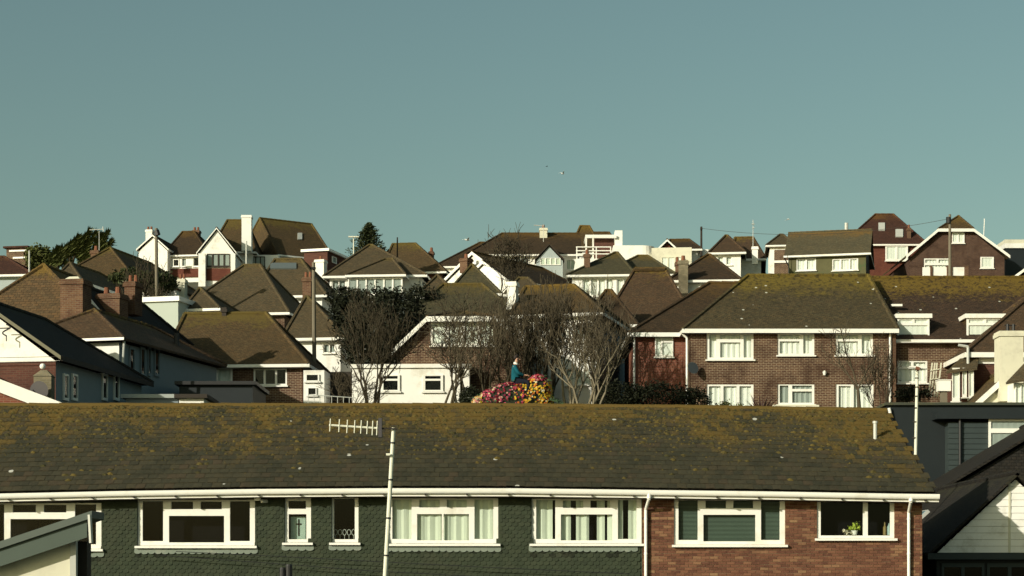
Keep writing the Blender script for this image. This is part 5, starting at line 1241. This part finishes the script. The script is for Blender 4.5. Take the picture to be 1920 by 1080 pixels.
    m = MB(); z = b.z - a.z; m.box(-.015, .015, -.03, -.012, .12, z * .9); m.box(-.07, .07, -.03, -.012, z * .66, z * .72); m.build('cross', DARKWOOD, t)
    t = empty('wire_ornament', W(646, 1012, Y), 'grey curly wire ornament inside the narrow dark window', 'ornament'); m = MB()
    for k in range(5):
        for j in range(8):
            t0, t1 = j * math.pi / 4, (j + 1) * math.pi / 4; c = Vector((-.24 + k * .12, 0, .2)); m.tube(c + Vector((math.cos(t0) * .05, 0, math.sin(t0) * .08)), c + Vector((math.cos(t1) * .05, 0, math.sin(t1) * .08)), .009, n=4, cap=False)
        m.tube((-.24 + k * .12, 0, 0), (-.24 + k * .12, 0, .12), .008, n=4)
    m.build('wire', METAL, t)
poles()

# ------------------------------------------------------------------ flower mound and rider
def skin(name, pts, edges, mat, parent, sub=2, root=0):
    me = bpy.data.meshes.new(name); me.from_pydata([p[:3] for p in pts], edges, [])
    o = bpy.data.objects.new(name, me); col.objects.link(o)
    m = o.modifiers.new('skin', 'SKIN'); m.use_smooth_shade = True; sv = me.skin_vertices
    if not sv:
        bpy.context.view_layer.objects.active = o; bpy.ops.mesh.customdata_skin_add(); sv = me.skin_vertices
    for i, p in enumerate(pts): sv[0].data[i].radius = (p[3], p[4] if len(p) > 4 else p[3]); sv[0].data[i].use_root = (i == root)
    o.modifiers.new('sub', 'SUBSURF').levels = sub; o.modifiers['sub'].render_levels = sub
    dg = bpy.context.evaluated_depsgraph_get(); ev = bpy.data.meshes.new_from_object(o.evaluated_get(dg)); o.modifiers.clear(); o.data = ev; ev.materials.clear(); ev.materials.append(mat); ev.polygons.foreach_set('use_smooth', [True] * len(ev.polygons)); o.parent = parent
    return o

def flowers():
    Y = 65.0; o = Vector(((960 - 960) / F * Y, Y, gz(Y) - .05)); r_ = random.Random(4)
    t = empty('flower_mound', o, 'long mound of crimson, pink, orange and yellow flowers with a rider on top', 'flower mound')
    k = Y / F; bl = [(956, 752, 46, 33, .55), (1009, 737, 25, 33, .5), (897, 757, 11, 12, .3), (985, 750, 45, 30, .6), (930, 750, 32, 21, .5), (1016, 752, 20, 24, .45)]
    E = [(W(a, b, Y), c * k, d * k, e) for a, b, c, d, e in bl]
    core = MB()
    for c, rx, rz, ry in E:
        n, m_ = 12, 7; i0 = len(core.v)
        for j in range(m_ + 1):
            th = math.pi * j / m_
            for i in range(n):
                a = 2 * math.pi * i / n; q = Vector((math.sin(th) * math.cos(a) * rx, math.sin(th) * math.sin(a) * ry, math.cos(th) * rz)) * (.93 + .05 * r_.random()); z = c.z + q.z
                if q.z < 0: z = max(o.z, c.z + q.z * 2.2)
                core.v.append((c.x + q.x, c.y + q.y, z))
        for j in range(m_):
            for i in range(n): core.f.append((i0 + j * n + i, i0 + (j + 1) * n + i, i0 + (j + 1) * n + (i + 1) % n, i0 + j * n + (i + 1) % n))
    core.build('foliage_base', plain('dark_foliage_base', (.018, .022, .012), .9, .4), t, o)
    cols = {'crimson': (.24, .010, .03), 'pink': (.50, .08, .14), 'blush': (.58, .34, .28), 'orange': (.50, .14, .025), 'yellow': (.66, .44, .035), 'cream': (.70, .62, .40), 'plum': (.10, .02, .06)}
    mats = {n: plain(n + '_petals', c, .7, .15, .2, 30) for n, c in cols.items()}; ms = {}
    for n in cols:
        m = MB()
        for p in range(6):
            a = p * math.pi / 3; d = Vector((math.cos(a), math.sin(a), 0)); e = Vector((-d.y, d.x, 0)); m.add([Vector((0, 0, .006)), d * .032 - e * .018 + Vector((0, 0, .016)), d * .055 + Vector((0, 0, .010)), d * .032 + e * .018 + Vector((0, 0, .016))])
        for p in range(4):
            a = p * math.pi / 2 + .4; d = Vector((math.cos(a), math.sin(a), 0)); e = Vector((-d.y, d.x, 0)); m.add([Vector((0, 0, .012)), d * .02 - e * .014 + Vector((0, 0, .03)), d * .03 + Vector((0, 0, .034)), d * .02 + e * .014 + Vector((0, 0, .03))])
        ms[n] = m
    first = {}; nobj = 0; rest = {n: MB() for n in cols}; tries = 0; placed = []
    while len(placed) < 1500 and tries < 60000:
        tries += 1; c, rx, rz, ry = r_.choice(E); th = r_.uniform(0, math.pi * .62); a = r_.uniform(-math.pi, .35) if r_.random() < .85 else r_.uniform(0, math.pi)
        q = Vector((math.sin(th) * math.cos(a) * rx, math.sin(th) * math.sin(a) * ry, math.cos(th) * rz)); p = c + q
        if p.z < W(0, 766, Y).z: continue
        if any(((p.x - c2.x) / rx2) ** 2 + ((p.y - c2.y) / ry2) ** 2 + ((p.z - c2.z) / rz2) ** 2 < .97 for c2, rx2, rz2, ry2 in E if c2 is not c): continue
        nn = Vector((q.x / rx ** 2, q.y / ry ** 2, q.z / rz ** 2)).normalized(); px = 960 + p.x / p.y * F; py = H0 - p.z / p.y * F; u = r_.random()
        if px > 985 and py > 716 + r_.uniform(-6, 6): n = 'yellow' if u < .55 else 'orange' if u < .85 else 'cream'
        elif px > 985: n = 'pink' if u < .5 else 'crimson' if u < .75 else 'orange' if u < .9 else 'blush'
        elif px > 965: n = 'orange' if u < .3 else 'crimson' if u < .6 else 'yellow' if u < .8 else 'pink'
        elif px < 905: n = 'cream' if u < .35 else 'yellow' if u < .6 else 'blush' if u < .75 else 'pink'
        else: n = 'crimson' if u < .42 else 'pink' if u < .65 else 'blush' if u < .78 else 'cream' if u < .85 else 'plum'
        sc_ = r_.uniform(.45, .95); rot = nn.to_track_quat('Z', 'Y').to_matrix() @ Matrix.Rotation(r_.uniform(0, 6), 3, 'Z'); M = Matrix.Translation(p - o + nn * .02) @ rot.to_4x4() @ Matrix.Scale(sc_, 4); placed.append(p)
        if nobj < 300 and p.y < Y:
            if n not in first: ob = ms[n].build('blossom', mats[n], t); first[n] = ob.data
            else: ob = bpy.data.objects.new('blossom', first[n]); col.objects.link(ob); ob.parent = t
            ob.matrix_local = M; nobj += 1
        else:
            mb = rest[n]; i0 = len(mb.v)
            for v in ms[n].v: mb.v.append(tuple(M @ Vector(v)))
            for f in ms[n].f: mb.f.append(tuple(x + i0 for x in f))
    for n, mb in rest.items():
        if mb.f: mb.build('blossoms', mats[n], t, kind='stuff')
    mb = MB(); 
    for i in range(90):
        c, rx, rz, ry = r_.choice(E); th = r_.uniform(.2, 1.7); a = r_.uniform(-math.pi, 0); q = Vector((math.sin(th) * math.cos(a) * rx, math.sin(th) * math.sin(a) * ry, math.cos(th) * rz)); leaves(mb, c + q * 1.02, (.06, .06, .05), 5, .06, r_, .45, 5)
    for i in range(5):
        a = W(1015, 745, Y - .3); b = W(1040 + i * 3, 748 + i * 2, Y - .4); mb.tube(a, b, .01, .006, 4); leaves(mb, b, (.05, .05, .04), 8, .05, r_, .4, 4)
    mb.build('leaves', leaf_mat('flower_leaves', (.045, .09, .045)), t, o, uv=None, kind='stuff')
    # rider
    hp = W(968, 714, Y); P = empty('person', hp, 'person in teal jumper and white collar sitting astride the flower mound', 'person')
    SK = plain('skin', (.46, .26, .18), .6, .05, .3); JM = plain('teal_jumper', (.010, .085, .115), .9, .25, .05, 9); TRS = plain('navy_trousers', (.012, .014, .022), .9, .2, .05); HR = plain('dark_hair', (.018, .012, .009), .7, .2, .3)
    pts = [(0, 0, 0, .09, .09), (-.03, 0, .20, .11, .12), (-.07, 0, .40, .11, .15), (-.05, 0, .53, .065), (-.01, 0, .61, .052), (.03, 0, .69, .078, .07), (.015, 0, .79, .092, .08)]
    ed = [(0, 1), (1, 2), (2, 3), (3, 4), (4, 5), (5, 6)]
    for s_ in (-1, 1):
        b = len(pts); pts += [(-.06, s_ * .17, .47, .06), (.06, s_ * .24, .24, .036), (.27, s_ * .14, .17, .032), (.34, s_ * .12, .175, .030, .022)]; ed += [(2, b), (b, b + 1), (b + 1, b + 2), (b + 2, b + 3)]
        for j, (dy, ln) in enumerate(((-.03, .07), (-.01, .085), (.01, .08), (.028, .062))):
            c = len(pts); pts += [(.385, s_ * .12 + dy, .172, .010), (.385 + ln * .6, s_ * .12 + dy * 1.15, .16, .009), (.385 + ln * .75, s_ * .12 + dy * 1.1, .135, .008)]; ed += [(b + 3, c), (c, c + 1), (c + 1, c + 2)]
        c = len(pts); pts += [(.34, s_ * .12 - s_ * .045, .185, .011), (.375, s_ * .12 - s_ * .06, .165, .009)]; ed += [(b + 3, c), (c, c + 1)]
        b = len(pts); pts += [(.06, s_ * .10, -.04, .062), (.42, s_ * .30, -.06, .045), (.40, s_ * .46, -.46, .034), (.52, s_ * .46, -.50, .035)]; ed += [(0, b), (b, b + 1), (b + 1, b + 2), (b + 2, b + 3)]
    body = skin('body', pts, ed, SK, P, 2)
    j = [(.01, 0, -.06, .16, .175), (-.02, 0, .10, .16, .17), (-.03, 0, .22, .145, .155), (-.07, 0, .40, .13, .175), (-.055, 0, .52, .085)]; je = [(0, 1), (1, 2), (2, 3), (3, 4)]
    for s_ in (-1, 1):
        b = len(j); j += [(-.06, s_ * .175, .465, .082), (.06, s_ * .245, .24, .064), (.25, s_ * .145, .172, .046)]; je += [(3, b), (b, b + 1), (b + 1, b + 2)]
    skin('jumper', j, je, JM, P, 2)
    q = [(0, 0, .03, .165, .175)]; qe = []
    for s_ in (-1, 1):
        b = len(q); q += [(.06, s_ * .11, -.04, .125), (.42, s_ * .30, -.06, .08), (.40, s_ * .46, -.44, .058)]; qe += [(0, b), (b, b + 1), (b + 1, b + 2)]
    skin('trousers', q, qe, TRS, P, 2)
    m = MB(); c = Vector((-.035, 0, .555))
    for a, b, ra, rb in ((0, .05, .085, .082), (.05, .06, .082, .066)): m.tube(c + Vector((.012, 0, a)), c + Vector((.03, 0, b)), ra, rb, 14, False)
    m.build('collar', RENDER, P)
    hr = [(-.035, 0, .70, .07), (-.03, 0, .79, .10, .095), (.04, 0, .845, .085), (.085, 0, .835, .04)]; skin('hair', hr, [(0, 1), (1, 2), (2, 3)], HR, P, 2)
    m = MB(); m.tube((.10, 0, .735), (.135, 0, .715), .016, .018, 6); m.build('nose', SK, P)
    for s_ in (-1, 1):
        m = MB(); m.tube((.098, s_ * .032, .75), (.108, s_ * .032, .75), .012, .008, 6); m.build('eye', BLACK, P); m = MB(); m.tube((.02, s_ * .08, .73), (.015, s_ * .098, .735), .026, .022, 8); m.build('ear', SK, P)
    m = MB(); m.tube((.11, -.025, .685), (.11, .025, .685), .008, n=5); m.build('mouth', POTS, P)
flowers()
